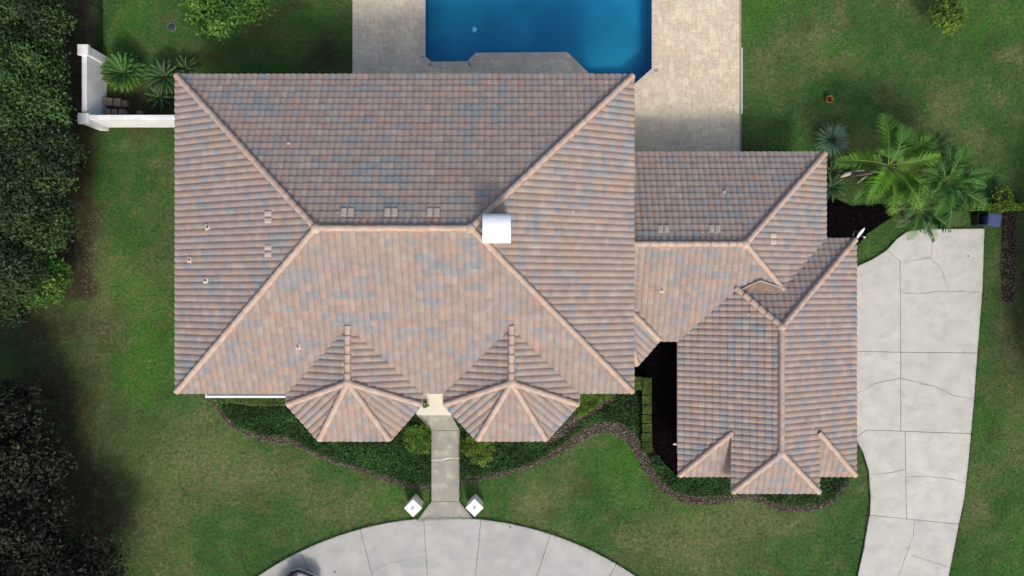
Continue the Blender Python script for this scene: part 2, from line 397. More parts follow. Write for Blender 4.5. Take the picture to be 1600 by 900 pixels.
BED_L = [G(330, 600)] + EDGE_L + [G(676, 600)]
BED_R = [G(717, 600)] + EDGE_R[:13] + EDGE_R[13:] + [G(1325, 700), G(1100, 700), G(1100, 600)]
MULCH = GL([(985, 545), (985, 588), (1003, 588), (1006, 589), (1018, 600), (1018, 640), (1020, 700), (1036, 722), (1055, 742), (1075, 745), (1075, 520), (1018, 520)])
HOUSE = GL([(330, 180), (960, 180), (960, 260), (1240, 260), (1240, 400), (1295, 400), (1295, 700), (1080, 700), (1080, 530), (960, 530), (960, 590), (330, 590)])
NEMULCH = GL([(1285, 300), (1292, 395), (1330, 395), (1355, 365), (1385, 345), (1400, 335), (1400, 322), (1370, 318), (1330, 322)])
RMULCH = GL([(1566, 332), (1588, 332), (1587, 400), (1584, 470), (1575, 474), (1566, 468), (1563, 420), (1565, 370)])

def wear_shade(x, y):
    """dry, dark (bare soil plus painted tree shade) and lush amounts of the lawn at x, y"""
    x = np.asarray(x, float); y = np.asarray(y, float); k = F / H; px = 800 + x * k; py = 450 - y * k
    wx = px + (fbm(x * .8, y * .8, 11) - .5) * 60; wy = py + (fbm(x * .8, y * .8, 23) - .5) * 60
    def sp(cx, cy, r, s=1.0, ry=None):
        ry = ry or r; d = ((wx - cx) / r) ** 2 + ((wy - cy) / ry) ** 2; return s * np.exp(-d)
    dry = np.clip((fbm(x * .33, y * .33, 3) - .56) * 2.5, 0, .35) + np.clip((fbm(x * 2.4, y * 2.4, 13) - .52) * 3.0, 0, .40)
    for c in [(150, 470, 30, .8, 90), (300, 710, 75, .9, 65), (420, 740, 60, .6, 40), (560, 790, 50, .6, 30), (220, 830, 60, .5, 60), (1060, 850, 60, .6, 40), (985, 840, 40, .5, 30), (1185, 800, 70, .55, 25), (850, 850, 40, .5, 20), (1230, 60, 60, .25, 40), (500, 780, 45, .5, 25), (835, 790, 22, 1.2, 30), (1120, 840, 85, .6, 50), (1300, 20, 12, 1.0, 20), (1280, 45, 10, .9, 12), (1590, 90, 30, .8, 15),
              (1480, 170, 22, .7, 40), (1515, 215, 25, .8, 15), (1440, 100, 20, .5, 10), (1550, 145, 25, .5, 20), (1290, 110, 22, .4, 10), (1565, 520, 18, .7, 60), (1560, 400, 14, .6, 50), (1590, 640, 30, .5, 60),
              (1520, 760, 20, .4, 60), (860, 700, 30, .5, 12), (360, 750, 60, .4, 40), (600, 745, 25, .3, 20), (1240, 820, 60, .5, 20), (160, 640, 30, .35, 120), (255, 800, 30, .4, 60), (320, 650, 40, .3, 20), (480, 830, 60, .25, 20), (240, 260, 25, .5, 12)]:
        dry = dry + sp(*c)
    soil = np.clip((fbm(x * .9, y * .9, 77) - .62) * 2.5, 0, .3)
    soil = soil + 1.3 / (1 + np.exp((px - 146 + (fbm(x * 1.2, y * 1.2, 5) - .5) * 30) / 5)) * (py < 470) + sp(515, 90, 45, .7, 30) + sp(455, 10, 30, .8, 12) + sp(340, 90, 50, .5, 15) + sp(1320, 230, 30, .6, 30) + sp(60, 500, 90, .8, 40) + sp(1400, 255, 90, .75, 60) + sp(1575, 540, 40, .4, 60) + sp(1605, 440, 24, 1.0, 110) + sp(1440, 265, 25, 1.2, 22) + sp(1390, 150, 40, .35, 20) + sp(225, 165, 70, 1.2, 30) + sp(70, 620, 80, 1.0, 90) + sp(120, 800, 80, 1.1, 130)  # dark spots below the trees and palms paint in their shade too
    lush = np.clip((fbm(x * .4, y * .4, 41) - .56) * 2, 0, .35)
    for c in [(120, 660, 18, .8, 45), (190, 440, 40, .45, 60), (320, 95, 22, .6, 18), (490, 10, 16, 1.0, 16), (455, 60, 30, .3, 40), (230, 580, 40, .4, 40), (1240, 215, 28, .5, 16), (205, 30, 25, .4, 30), (1000, 720, 60, .5, 50), (1420, 350, 30, .35, 20), (1590, 25, 30, .3, 40), (1180, 10, 30, .3, 60), (700, 780, 10, .2, 20), (1345, 720, 10, .4, 30)]:
        lush = lush + sp(*c)
    dry = np.clip(dry, 0, 1); soil = np.clip(soil, 0, 1); lush = np.clip(lush, 0, 1)
    return np.stack([dry, soil, lush, np.ones_like(dry)], -1)

# ------------------------------------------------------------------ the lawn sheet, open where the pool is sunk
def build_ground():
    bx0, bx1 = POOL[0][0] - .2, POOL[-1][0] + .2; by0 = min(p[1] for p in POOL) - .2; by1 = POOL[0][1] + .2
    xs = sorted(set(np.round(np.concatenate([[-400, -120, -60, -40], np.arange(-32, 32.1, .4), [40, 60, 120, 400], [bx0, bx1]]), 4)))
    ys = sorted(set(np.round(np.concatenate([[-400, -120, -60, -35], np.arange(-20, 20.1, .4), [by1, 45, 60, 120, 400], [by0]]), 4)))
    xs = np.array(xs); ys = np.array(ys); X, Y = np.meshgrid(xs, ys); nx = len(xs)
    V = np.stack([X.ravel(), Y.ravel(), np.zeros(X.size)], 1)
    I, J = np.meshgrid(np.arange(nx - 1), np.arange(len(ys) - 1)); I = I.ravel(); J = J.ravel()
    cx = (xs[I] + xs[I + 1]) / 2; cy = (ys[J] + ys[J + 1]) / 2
    keep = ~((cx > bx0) & (cx < bx1) & (cy > by0) & (cy < by1)); I = I[keep]; J = J[keep]
    Fq = np.stack([J * nx + I, J * nx + I + 1, (J + 1) * nx + I + 1, (J + 1) * nx + I], 1)
    o = obj_me('lawn', np_mesh('lawn', V, Fq, [M['lawn']], attr=wear_shade(V[:, 0], V[:, 1]))); tag(o, kind='structure')
build_ground()

NOGRASS = [POOL, DECK, DECK_S, DRIVE, WALK, CIRC, RIB_L, RIB_R, RIB_M, BED_L, BED_R, MULCH, HOUSE, NEMULCH, RMULCH]
def grass():
    n = 330000
    x = RNG.uniform(-27.8, 28.2, n); y = RNG.uniform(-15.9, 15.9, n)
    ok = np.ones(n, bool)
    for p in NOGRASS: ok &= ~pip(x, y, p)
    w = wear_shade(x, y); ok &= RNG.random(n) > w[:, 1] * .75
    ok &= (vnoise(x * 6, y * 6, 9) > .18) | (RNG.random(n) > .6)
    x = x[ok]; y = y[ok]; w = w[ok]; n = len(x)
    hgt = (.035 + .05 * RNG.random(n)) * (1 - .4 * w[:, 0]); an = RNG.uniform(0, 6.283, n); le = .03 + .07 * RNG.random(n); wd = .010 + .014 * RNG.random(n)
    dx, dy = np.cos(an), np.sin(an)
    A = np.stack([x - dy * wd, y + dx * wd, np.zeros(n)], 1); B = np.stack([x + dy * wd, y - dx * wd, np.zeros(n)], 1)
    C = np.stack([x + dx * le, y + dy * le, hgt], 1)
    V = np.stack([A, B, C], 1).reshape(-1, 3); Fq = np.arange(3 * n).reshape(-1, 3)
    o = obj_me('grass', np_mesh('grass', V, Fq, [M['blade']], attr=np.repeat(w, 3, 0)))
    tag(o, 'short mown lawn grass with dry tan patches around the tiled house', 'grass', kind='stuff')
grass()

def edge_grass(polys, n_per_m=150):
    Ps = []; W_ = []
    for poly in polys:
        n = len(poly)
        for i in range(n):
            A = np.array(poly[i]); B = np.array(poly[(i + 1) % n]); L = np.linalg.norm(B - A)
            if L < .01 or min(abs(A[0]), abs(B[0])) > 32 or min(abs(A[1]), abs(B[1])) > 19: continue
            k = int(L * n_per_m); t = RNG.random(k); p = A + (B - A) * t[:, None]; nr = np.array([(B - A)[1], -(B - A)[0]]) / L
            amp = .02 + .07 * vnoise(p[:, 0] * 2.5, p[:, 1] * 2.5, 71) ** 2
            Ps.append(p + nr * (RNG.normal(size=k) * amp)[:, None])
    P = np.concatenate(Ps); ok = np.ones(len(P), bool)
    for q_ in (HOUSE, DECK, BED_L, BED_R, MULCH): ok &= ~pip(P[:, 0], P[:, 1], q_)
    P = P[ok]; n = len(P); an = RNG.uniform(0, 6.283, n); le = .02 + .06 * RNG.random(n); wd = .008 + .010 * RNG.random(n); h = .10 + .04 * RNG.random(n)
    dx, dy = np.cos(an), np.sin(an); x, y = P[:, 0], P[:, 1]
    V = np.stack([np.stack([x - dy * wd, y + dx * wd, np.full(n, .01)], 1), np.stack([x + dy * wd, y - dx * wd, np.full(n, .01)], 1), np.stack([x + dx * le, y + dy * le, h], 1)], 1).reshape(-1, 3)
    o = obj_me('edge_grass', np_mesh('edge_grass', V, np.arange(3 * n).reshape(-1, 3), [M['blade']], attr=np.repeat(wear_shade(x, y), 3, 0)))
    tag(o, 'longer ragged grass creeping over the edges of the concrete', 'grass', kind='stuff')
edge_grass([DRIVE, WALK, CIRC])

# ------------------------------------------------------------------ foliage builders
def leaves(P, N, size, mats, name, w=.5, fold=.25, sel=None):
    """leaf quads at P facing roughly N"""
    n = len(P); R = RNG.normal(size=(n, 3)); T = np.cross(N, R); T /= np.linalg.norm(T, axis=1)[:, None] + 1e-9; B = np.cross(N, T)
    s = (size * (.6 + .8 * RNG.random(n)))[:, None]
    a = P - T * s; c = P + T * s; up = N * s * fold
    b = P + B * s * w + up; d = P - B * s * w + up
    V = np.stack([a, b, c, d], 1).reshape(-1, 3); Fq = np.arange(4 * n).reshape(-1, 4)
    if sel is None: sel = RNG.integers(0, len(mats), n)
    return np_mesh(name, V, Fq, mats, sel)
def crown_mesh(name, rx, ry, rz, n, size, mats, clumps=60, cl=.28, lift=.55, dense=.25, seed=0):
    rg = np.random.default_rng(seed)
    D = rg.normal(size=(clumps, 3)); D /= np.linalg.norm(D, axis=1)[:, None]; D[:, 2] = np.abs(D[:, 2]) * 1.2 - .35; D /= np.linalg.norm(D, axis=1)[:, None]
    rad = .62 + .38 * rg.random(clumps); C = D * rad[:, None]
    ci = rg.integers(0, clumps, n); off = rg.normal(size=(n, 3)); off /= np.linalg.norm(off, axis=1)[:, None]
    cs = (cl * (.6 + .8 * rg.random(clumps)))[ci]
    off[:, 2] = np.where(rg.random(n) < .75, np.abs(off[:, 2]), off[:, 2])
    wob = rg.normal(size=(n, 3)) * .10
    P = C[ci] + off * (cs * (.35 + .75 * rg.random(n)))[:, None] * np.array([1.25, 1.25, .8]) + wob
    N = off * .5 + D[ci] * .3 + rg.normal(size=(n, 3)) * .75; N[:, 2] += lift; N /= np.linalg.norm(N, axis=1)[:, None]
    P = P * np.array([rx, ry, rz]); cm = (rg.random(clumps) * len(mats)).astype(int)
    sel = np.clip(cm[ci] + rg.integers(-1, 2, n), 0, len(mats) - 1)
    return leaves(P, N, size, mats, name, sel=sel)
def trunk_mb(h, r, limbs, spread, seed=0):
    rg = random.Random(seed); b = MB()
    b.tube([(0, 0, 0), (r * .3, 0, h * .3), (0, r * .4, h * .6)], [r * 1.3, r, r * .8], 9)
    for k in range(limbs):
        t = 2 * math.pi * k / limbs + rg.random(); q = spread * (.5 + .4 * rg.random())
        b.tube([(0, r * .4, h * .55), (math.cos(t) * q * .5, math.sin(t) * q * .5, h * .75), (math.cos(t) * q, math.sin(t) * q, h * (.95 + .15 * rg.random()))], [r * .6, r * .4, r * .15], 6)
    return b
_tree_cache = {}
def tree(name, x, y, h, r, kind, label, cat='tree', group=None, n=16000, leaf=.085, variant=0, bulge=.7, rot=0.0, tall=None):
    """h = height of the crown's centre, r = its radius"""
    t = empty(name, (x, y, 0), label, cat, group, rz=rot)
    key = (kind, variant, n, leaf)
    if key not in _tree_cache:
        _tree_cache[key] = (crown_mesh('crown', 1, 1, 1, n, 1, LEAF[kind], seed=variant + 3), None)
    # leaves are modelled at unit radius, so build per radius class to keep the leaf size true
    me = crown_mesh('crown', r, r, r * bulge, n, leaf, LEAF[kind], clumps=int(34 + 16 * r), cl=.24, seed=variant + int(r * 10))
    c = bpy.data.objects.new('crown', me); c.location = (0, 0, h); COL.objects.link(c); c.parent = t
    tk = trunk_mb(h, .05 + r * .05, 6, r, variant).build('trunk', M['bark']); tk.parent = t
    return t

# trees along the west side, seen from above
W_TREES = [(48, 8, 2.2, 'glossy dark tree crown in the top left corner of the photo'), (-8, 78, 2.1, 'dark tree crown at the left edge just below the top left corner tree'), (45, 92, 2.0, 'dark tree crown with one bright sprig level with the white wall corner pillar'),
           (55, 165, 1.9, 'bushy green tree crown directly left of the white wall'), (0, 190, 2.1, 'dark tree crown at the left edge behind the tree beside the white wall'), (68, 245, 2.1, 'broad dark tree crown bulging toward the lawn below the white wall'),
           (5, 290, 2.2, 'dark tree crown cut by the left edge halfway down the tree row'), (52, 335, 2.1, 'dark leafy tree crown second from the lower end of the tree row'), (72, 440, 1.45, 'bright green low tree crown at the lower end of the tree row'), (8, 410, 2.1, 'dark tree crown cut by the left edge at the end of the tree row'), (15, 478, 1.1, 'small dull shrub crown at the very end of the tree row beside the lawn')]
for i, (px, py, r, lb) in enumerate(W_TREES):
    h = 3.2 if r > 1.5 else 1.6; r *= .84
    x, y = G(px - 16, py, h + .5)
    tree('broadleaf_tree', x, y, h, r, 'mid' if i == 8 else 'darkmid' if i in (2, 3) else 'dark', lb, group='trees in the row west of the house', n=int(6000 * r ** 2 * .8), variant=i, rot=i * 1.3)
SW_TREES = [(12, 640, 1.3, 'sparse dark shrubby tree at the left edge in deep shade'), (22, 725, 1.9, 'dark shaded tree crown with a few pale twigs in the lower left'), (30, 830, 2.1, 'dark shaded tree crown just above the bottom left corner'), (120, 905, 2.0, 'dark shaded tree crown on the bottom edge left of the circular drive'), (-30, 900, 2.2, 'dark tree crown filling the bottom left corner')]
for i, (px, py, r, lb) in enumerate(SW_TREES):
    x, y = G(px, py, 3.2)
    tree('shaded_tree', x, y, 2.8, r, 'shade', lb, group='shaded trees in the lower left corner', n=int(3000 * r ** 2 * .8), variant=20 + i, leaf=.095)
# tall trees that stand just outside the photo and throw the deep shade in its lower left and right
for i, (x, y, h, r, lb) in enumerate([(-26.5, -22.0, 9.0, 4.4, 'tall shade tree beyond the lower left corner'), (-32.5, -17.5, 9.5, 4.4, 'tall shade tree west of the lower left corner'), (-28.6, -8.0, 6.0, 3.3, 'tall shade tree beyond the left edge beside the dark lawn'), (-23.5, -26.5, 11.0, 4.2, 'tallest shade tree south of the bottom left corner'),
                                    (30.4, -6.0, 4.6, 2.5, 'round shade tree beyond the right edge beside the driveway lawn'), (30.2, -1.5, 4.2, 2.4, 'round shade tree beyond the right edge above its twin'), (30.3, 2.8, 3.6, 2.2, 'round shade tree beyond the right edge next to the mulch strip')]):
    tree('shade_tree', x, y, h, r, 'dark', lb, group='tall trees just outside the photo', n=9000, leaf=.22 if r > 3 else .13, variant=40 + i, bulge=.8)
x, y = G(350, -14, 2.6)
tree('leafy_tree', x, y, 2.4, 2.0, 'mid', 'bright green leafy tree on the back lawn at the top edge left of the pool', n=13000, variant=60, leaf=.10, bulge=.6)
x, y = G(1482, 22, 1.2)
tree('garden_shrub', x, y, 1.1, .8, 'lime', 'bright green open shrub standing alone on the top right lawn', 'shrub', n=1700, variant=61, leaf=.085, bulge=.8)
x, y = G(1565, 312, .6)
tree('yellow_shrub', x, y, .6, .55, 'lime', 'yellow green shrub above the clipped hedge at the right edge', 'shrub', n=900, variant=62, leaf=.06)
x, y = G(652, 687, .5)
tree('round_shrub', x, y, .45, .66, 'bush', 'round green shrub left of the front walkway under the left turret roof', 'shrub', n=4200, variant=63, leaf=.05, bulge=.55, group='shrubs flanking the front walkway')
x, y = G(747, 699, .5)
tree('round_shrub', x, y, .45, .76, 'lime', 'round yellow green shrub right of the front walkway under the right turret roof', 'shrub', n=4200, variant=64, leaf=.05, bulge=.55, group='shrubs flanking the front walkway')
x, y = G(664, 630, .4)
tree('potted_shrub', x, y, .4, .22, 'bush', 'tiny green plant at the left side of the cream porch landing', 'plant', n=300, variant=65, leaf=.04)

def box_foliage(name, poly, z0, z1, n, size, mats, parent=None, rough=.06):
    xs = [p[0] for p in poly]; ys = [p[1] for p in poly]
    x = RNG.uniform(min(xs), max(xs), n * 2); y = RNG.uniform(min(ys), max(ys), n * 2); k = pip(x, y, poly); x = x[k][:n]; y = y[k][:n]; m = len(x)
    z = z0 + (z1 - z0) * (1 - RNG.random(m) ** 2 * .6) + (vnoise(x * 3, y * 3, 4) - .5) * rough * 2
    N = RNG.normal(size=(m, 3)) * .55; N[:, 2] += 1; N /= np.linalg.norm(N, axis=1)[:, None]
    sel = np.clip((fbm(x * 1.6, y * 1.6, 8) * 2.2 - .3 + RNG.normal(size=m) * .6).astype(int) + 0, 0, len(mats) - 1)
    return obj_me(name, leaves(np.stack([x, y, z], 1), N, size, mats, name, sel=sel), parent)
# the clipped boxy hedge between the front bed and the dark mulch: eight blocks of it
hb = [(590, 617, 1004, 1018), (618, 632, 1004, 1018), (633, 647, 1004, 1018), (648, 661, 1004, 1017), (662, 675, 1004, 1018), (676, 690, 1003, 1018), (691, 707, 1004, 1018)]
names = ['first clipped hedge block from the house end of the row', 'second clipped hedge block from the house end of the row', 'third clipped hedge block from the house end of the row', 'fourth clipped hedge block, middle of the row beside the mulch', 'fifth clipped hedge block from the house end of the row', 'sixth clipped hedge block, one before the front end', 'last clipped hedge block, nearest the curved chip edging']
for (y0, y1, x0, x1), nm in zip(hb, names):
    cx, cy = G((x0 + x1) / 2, (y0 + y1) / 2); t = empty('hedge', (cx, cy, 0), nm, 'hedge', 'clipped hedge blocks beside the dark mulch bed')
    poly = GL([(x0, y0 + .6), (x1, y0 + .6), (x1, y1 - .6), (x0, y1 - .6)], .8); b = MB(); b.prism(inset(ccw(poly), .06), .05, .74); b.build('branches', LEAF['core'][0], t)
    box_foliage('foliage', poly, .55, .82, 1300, .035, LEAF['hedge'], t)
t = empty('clipped_bush', (*G(997, 600), 0), 'small clipped bush beside the hedge under the main roof corner', 'bush')
b = MB(); b.prism(GL([(992, 591), (1002, 591), (1002, 607), (992, 607)], .6), .05, .5); b.build('branches', LEAF['core'][0], t)
box_foliage('foliage', GL([(990, 589), (1003, 589), (1003, 609), (990, 609)], .6), .4, .66, 700, .04, LEAF['hedge'], t)
t = empty('flowering_shrub', (*G(935, 625), 0), 'yellow green shrubs below the main roof eave right of the right turret', 'shrub')
box_foliage('foliage', GL([(903, 612), (965, 612), (958, 620), (935, 632), (918, 645), (903, 655)], .5), .2, .6, 3000, .05, LEAF['lime'], t, .15)
t = empty('hedge', (*G(1550, 325), 0), 'narrow yellow green clipped hedge running to the right edge below the palms', 'hedge')
poly = GL([(1500, 318), (1620, 318), (1620, 329), (1500, 329)], .9)
b = MB(); b.prism(inset(ccw(poly), .05), .05, .8); b.build('branches', LEAF['core'][0], t)
box_foliage('foliage', poly, .65, .95, 2600, .045, LEAF['lime'], t)
def bed(name, poly, n, h, size, mats, label, cuts=(), cat='ground cover', holes=()):
    xs = [p[0] for p in poly]; ys = [p[1] for p in poly]
    x = RNG.uniform(min(xs), max(xs), n); y = RNG.uniform(min(ys), max(ys), n); k = pip(x, y, poly)
    for c in cuts: k &= ~pip(x, y, c)
    x = x[k]; y = y[k]; m = len(x); z = .03 + h * RNG.random(m) ** .6 * (.5 + vnoise(x * 2.2, y * 2.2, 6))
    N = RNG.normal(size=(m, 3)) * .7; N[:, 2] += 1; N /= np.linalg.norm(N, axis=1)[:, None]
    sel = np.clip((fbm(x * .9, y * .9, 18) * 3.6 - .8 + RNG.normal(size=m) * .5).astype(int), 0, len(mats) - 1)
    o = obj_me(name, leaves(np.stack([x, y, z], 1), N, size, mats, name, sel=sel)); tag(o, label, cat, kind='stuff'); return o
bed('ground_cover', BED_L, 60000, .22, .05, LEAF['cover'], 'dark green ground cover in the front bed left of the walkway', (RIB_L, WALK, HOUSE))
bed('ground_cover', BED_R, 110000, .2, .05, LEAF['cover'], 'dark green ground cover in the front beds right of the walkway', (RIB_R, RIB_M, WALK, HOUSE, MULCH, GL([(1000, 585), (1080, 585), (1080, 700), (1000, 715)])))
t = empty('foundation_hedge', (*G(400, 626), 0), 'low dull hedge under the white gutter left of the left turret', 'hedge')
box_foliage('foliage', GL([(352, 618), (452, 618), (452, 633), (400, 634), (352, 628)], .5), .3, .6, 2600, .045, LEAF['hedge'], t)
for nm, pl, mt in (('bed_soil', BED_L, M['soil']), ('bed_soil', BED_R, M['soil'])):
    b = MB(); b.prism(pl, -.05, .012); tag(b.build(nm, mt), kind='structure')
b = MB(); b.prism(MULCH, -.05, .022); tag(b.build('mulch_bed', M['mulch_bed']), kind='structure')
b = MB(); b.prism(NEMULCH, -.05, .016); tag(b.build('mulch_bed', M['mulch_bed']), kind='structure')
b = MB(); b.prism(RMULCH, -.05, .016); tag(b.build('mulch_bed', M['soil']), kind='structure')
def chips(name, polys, dens, size, mats, label, cat, z0=.02, hz=.07, cuts=()):
    Ps = []
    for poly in polys:
        xs = [p[0] for p in poly]; ys = [p[1] for p in poly]; n = int((max(xs) - min(xs)) * (max(ys) - min(ys)) * dens)
        x = RNG.uniform(min(xs), max(xs), n); y = RNG.uniform(min(ys), max(ys), n); k = pip(x, y, poly)
        for c in cuts: k &= ~pip(x, y, c)
        Ps.append(np.stack([x[k], y[k], z0 + hz * RNG.random(k.sum())], 1))
    P = np.concatenate(Ps); n = len(P); N = RNG.normal(size=(n, 3)) * .6; N[:, 2] += 1; N /= np.linalg.norm(N, axis=1)[:, None]
    o = obj_me(name, leaves(P, N, size, mats, name, w=.35, fold=.1)); tag(o, label, cat, kind='stuff')
for nm, pl in (('edging_bed', RIB_L), ('edging_bed', RIB_R), ('edging_bed', RIB_M)):
    b = MB(); b.prism(pl, -.04, .02); tag(b.build(nm, chip_mats[1]), kind='structure')
chips('bark_chips', [RIB_L], 900, .05, chip_mats, 'curved band of grey brown chips edging the left front bed', 'bark chips', cuts=(WALK,))
chips('bark_chips', [RIB_R], 900, .05, chip_mats, 'winding band of grey brown chips edging the right front beds', 'bark chips', cuts=(WALK,))
chips('bark_chips', [RIB_M], 900, .05, chip_mats, 'short diagonal band of brown chips beside the right turret', 'bark chips')
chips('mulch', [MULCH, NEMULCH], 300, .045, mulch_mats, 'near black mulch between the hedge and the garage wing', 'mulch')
chips('mulch', [RMULCH], 500, .05, chip_mats[:2] + mulch_mats[2:], 'brown mulch strip along the right lawn edge', 'mulch')
chips('leaf_litter', [GL([(138, 330), (160, 330), (158, 400), (150, 440), (140, 460), (125, 450)])], 160, .04, chip_mats, 'tan leaf litter between the west trees and the lawn', 'leaf litter')

# ------------------------------------------------------------------ pool, deck, coping
def build_pool():
    poly = ccw(POOL); n = len(poly)
    b = MB()
    b.v = [(x, y, .03) for x, y in poly] + [(x, y, -.28) for x, y in poly] + [(x, y, -1.5) for x, y in poly]
    for i in range(n):
        j = (i + 1) % n; b.f.append([j, i, n + i, n + j]); b.m.append(1); b.s.append(False)
        b.f.append([n + j, n + i, 2 * n + i, 2 * n + j]); b.m.append(0); b.s.append(False)
    for t in tessellate_polygon([[Vector((x, y, 0)) for x, y in poly]]):
        t = list(t); A, B, C = [poly[i] for i in t]
        if (B[0] - A[0]) * (C[1] - A[1]) - (B[1] - A[1]) * (C[0] - A[0]) < 0: t = t[::-1]
        b.f.append([2 * n + i for i in t]); b.m.append(0); b.s.append(False)
    po = b.build('swimming_pool', [M['pool'], M['pool_tile']]); tag(po, kind='structure')
    s = MB(); s.prism(GL([(665, 89.3), (674.5, 97.5), (730.5, 96.5), (737, 89.5)]), -1.49, -.42); s.build('pool_step', M['pool_step'], po)
    s = MB(); s.prism(GL([(890, 87.5), (900, 87.5), (927, 113), (932, 135.5), (921, 117)]), -1.49, -.45); s.build('pool_step', M['pool_step'], po)
    s = MB(); s.prism(GL([(923, 112), (985, 111), (1010, 114), (984.5, 137.5), (933, 135.5)]), -1.49, -.75); s.build('pool_step', M['pool'], po)
    w = MB(); pin = inset(poly, .004)
    w.add([(x, y, -.14) for x, y in pin], [t if (pin[t[1]][0] - pin[t[0]][0]) * (pin[t[2]][1] - pin[t[0]][1]) - (pin[t[1]][1] - pin[t[0]][1]) * (pin[t[2]][0] - pin[t[0]][0]) > 0 else t[::-1] for t in [list(q) for q in tessellate_polygon([[Vector((x, y, 0)) for x, y in pin]])]])
    tag(w.build('pool_water', M['water']), kind='structure')
    # chlorine floater
    x, y = G(741, 45); f = MB(); f.lathe((x, y, -.16), [(.001, .0), (.13, .0), (.15, .03), (.13, .07), (.06, .09), (.055, .13), (.001, .135)], 16)
    t = empty('chlorine_floater', (x, y, -.14), 'small round turquoise floater in the blue pool', 'pool float'); f.build('float_ring', M['float'], t)
    k = MB(); k.box((x, y + .13, -.10), (.06, .10, .05)); k.build('handle', M['float'], t)
    return poly
POOLC = build_pool()
def build_deck():
    x0, x1 = DECK[0][0], DECK[2][0]; y1 = DECK[0][1]; ys = DECK_S[2][1]
    outer = [(x0, y1), (x0, DECK[1][1]), (DECK_S[0][0], DECK[1][1]), (DECK_S[0][0], ys), (x1, ys), (x1, y1)]
    outer = ccw(outer)
    rings = [[Vector((x, y, 0)) for x, y in outer], [Vector((x, y, 0)) for x, y in POOLC]]
    allp = outer + POOLC; tri = tessellate_polygon(rings); fs = []
    for t in tri:
        t = list(t); A, B, C = [allp[i] for i in t]
        if (B[0] - A[0]) * (C[1] - A[1]) - (B[1] - A[1]) * (C[0] - A[0]) < 0: t = t[::-1]
        fs.append(t)
    b = MB(); b.add([(x, y, .020) for x, y in allp], fs)
    dk = b.build('pool_deck', M['sand']); tag(dk, kind='structure')
    # a kerb-like rim of white paint along the right edge
    ex = MB(); ex.box((x1 + .03, (G(0, 75)[1] + G(0, 178)[1]) / 2, .03), (.04, G(0, 75)[1] - G(0, 178)[1], .06)); ex.build('edge_strip', M['white'], dk)
    # random ashlar pavers
    U = .152; nx = int((x1 - x0) / U); ny = int((y1 - ys) / U); occ = np.zeros((nx, ny), bool); band = offset(POOLC, .20)
    pcs = []; rg = random.Random(3)
    sizes = [(2, 1), (1, 2), (2, 2), (1, 1), (2, 1), (1, 2), (3, 2), (2, 3)]
    CX = x0 + (np.arange(nx) + .5) * U; CY = ys + (np.arange(ny) + .5) * U; XX, YY = np.meshgrid(CX, CY, indexing='ij')
    bad = pip(XX, YY, band) | ~pip(XX, YY, outer) | ((YY < G(0, 180)[1] - .3) & (XX < DECK_S[0][0] - .3)) | (YY > G(0, -60)[1]); occ |= bad
    for j in range(ny):
        for i in range(nx):
            if occ[i, j]: continue
            rg.shuffle(sizes)
            for (w, h) in sizes + [(1, 1)]:
                if i < 2 or i >= nx - 1: w, h = (2 if i < 2 and i % 2 == 0 else 1), 1
                if i + w <= nx and j + h <= ny and not occ[i:i + w, j:j + h].any():
                    occ[i:i + w, j:j + h] = True; pcs.append((i, j, w, h)); break
    def piece(b, i, j, w, h, m):
        g = .004; cx = x0 + (i + w / 2) * U; cy = ys + (j + h / 2) * U
        b.bbox((cx, cy, .01), (w * U - g, h * U - g, .045 + rg.uniform(-.003, .003)), .006, 0, m)
    big = sorted(pcs, key=lambda p: -p[2] * p[3] - rg.random() * .5); cells = {}
    vis = [p for p in big if (G(0, 120)[1] < ys + p[1] * U < G(0, 5)[1]) or x0 + p[0] * U > G(990, 0)[0]]
    single = set(vis[:300]); stuff = MB(); meshes = {}
    for p in pcs:
        i, j, w, h = p; cx = x0 + (i + w / 2) * U; cy = ys + (j + h / 2) * U
        q = vnoise(cx * .6, cy * .6, 50) * 4 + rg.random() * 5; mi = int(q) % len(pav_mats)
        if p in single:
            key = (w, h)
            if key not in meshes:
                t = MB(); t.bbox((0, 0, 0), (w * U - .004, h * U - .004, .046), .006); o = t.build('paver', pav_mats[mi]); meshes[key] = o.data; COL.objects.unlink(o)
            o = bpy.data.objects.new('paver', meshes[key]); link(o, dk); o.location = (cx, cy, .01 + rg.uniform(-.002, .002))
            o.material_slots[0].link = 'OBJECT'; o.material_slots[0].material = pav_mats[mi]
        else: piece(stuff, i, j, w, h, mi)
    so = stuff.build('pavers', pav_mats, dk); so['kind'] = 'stuff'
    # coping bricks round the pool
    n = len(POOLC); cnt = 0
    tb = MB(); tb.bbox((0, 0, 0), (.102, .34, .062), .012); o = tb.build('coping_brick', M['coping']); cme = o.data; COL.objects.unlink(o)
    rest = MB()
    for i in range(n):
        A = Vector(POOLC[i]); B = Vector(POOLC[(i + 1) % n]); L = (B - A).length; d = (B - A) / L; nr = Vector((d.y, -d.x))
        if min(A.y, B.y) > G(0, -200)[1]: continue
        k = int(L / .107); st = L / k
        for q in range(k):
            c = A + d * (q + .5) * st + nr * .135
            if c.y > G(0, -12)[1]: continue
            if c.y < DECK[1][1]: continue
            o = bpy.data.objects.new('coping_brick', cme); link(o, dk); o.location = (c.x, c.y, .012 + rg.uniform(-.002, .002)); o.rotation_euler = (0, 0, math.atan2(d.y, d.x)); cnt += 1
            if rg.random() < .4: o.material_slots[0].link = 'OBJECT'; o.material_slots[0].material = M['coping2']
    print('coping', cnt, 'pavers', len(pcs))
build_deck()

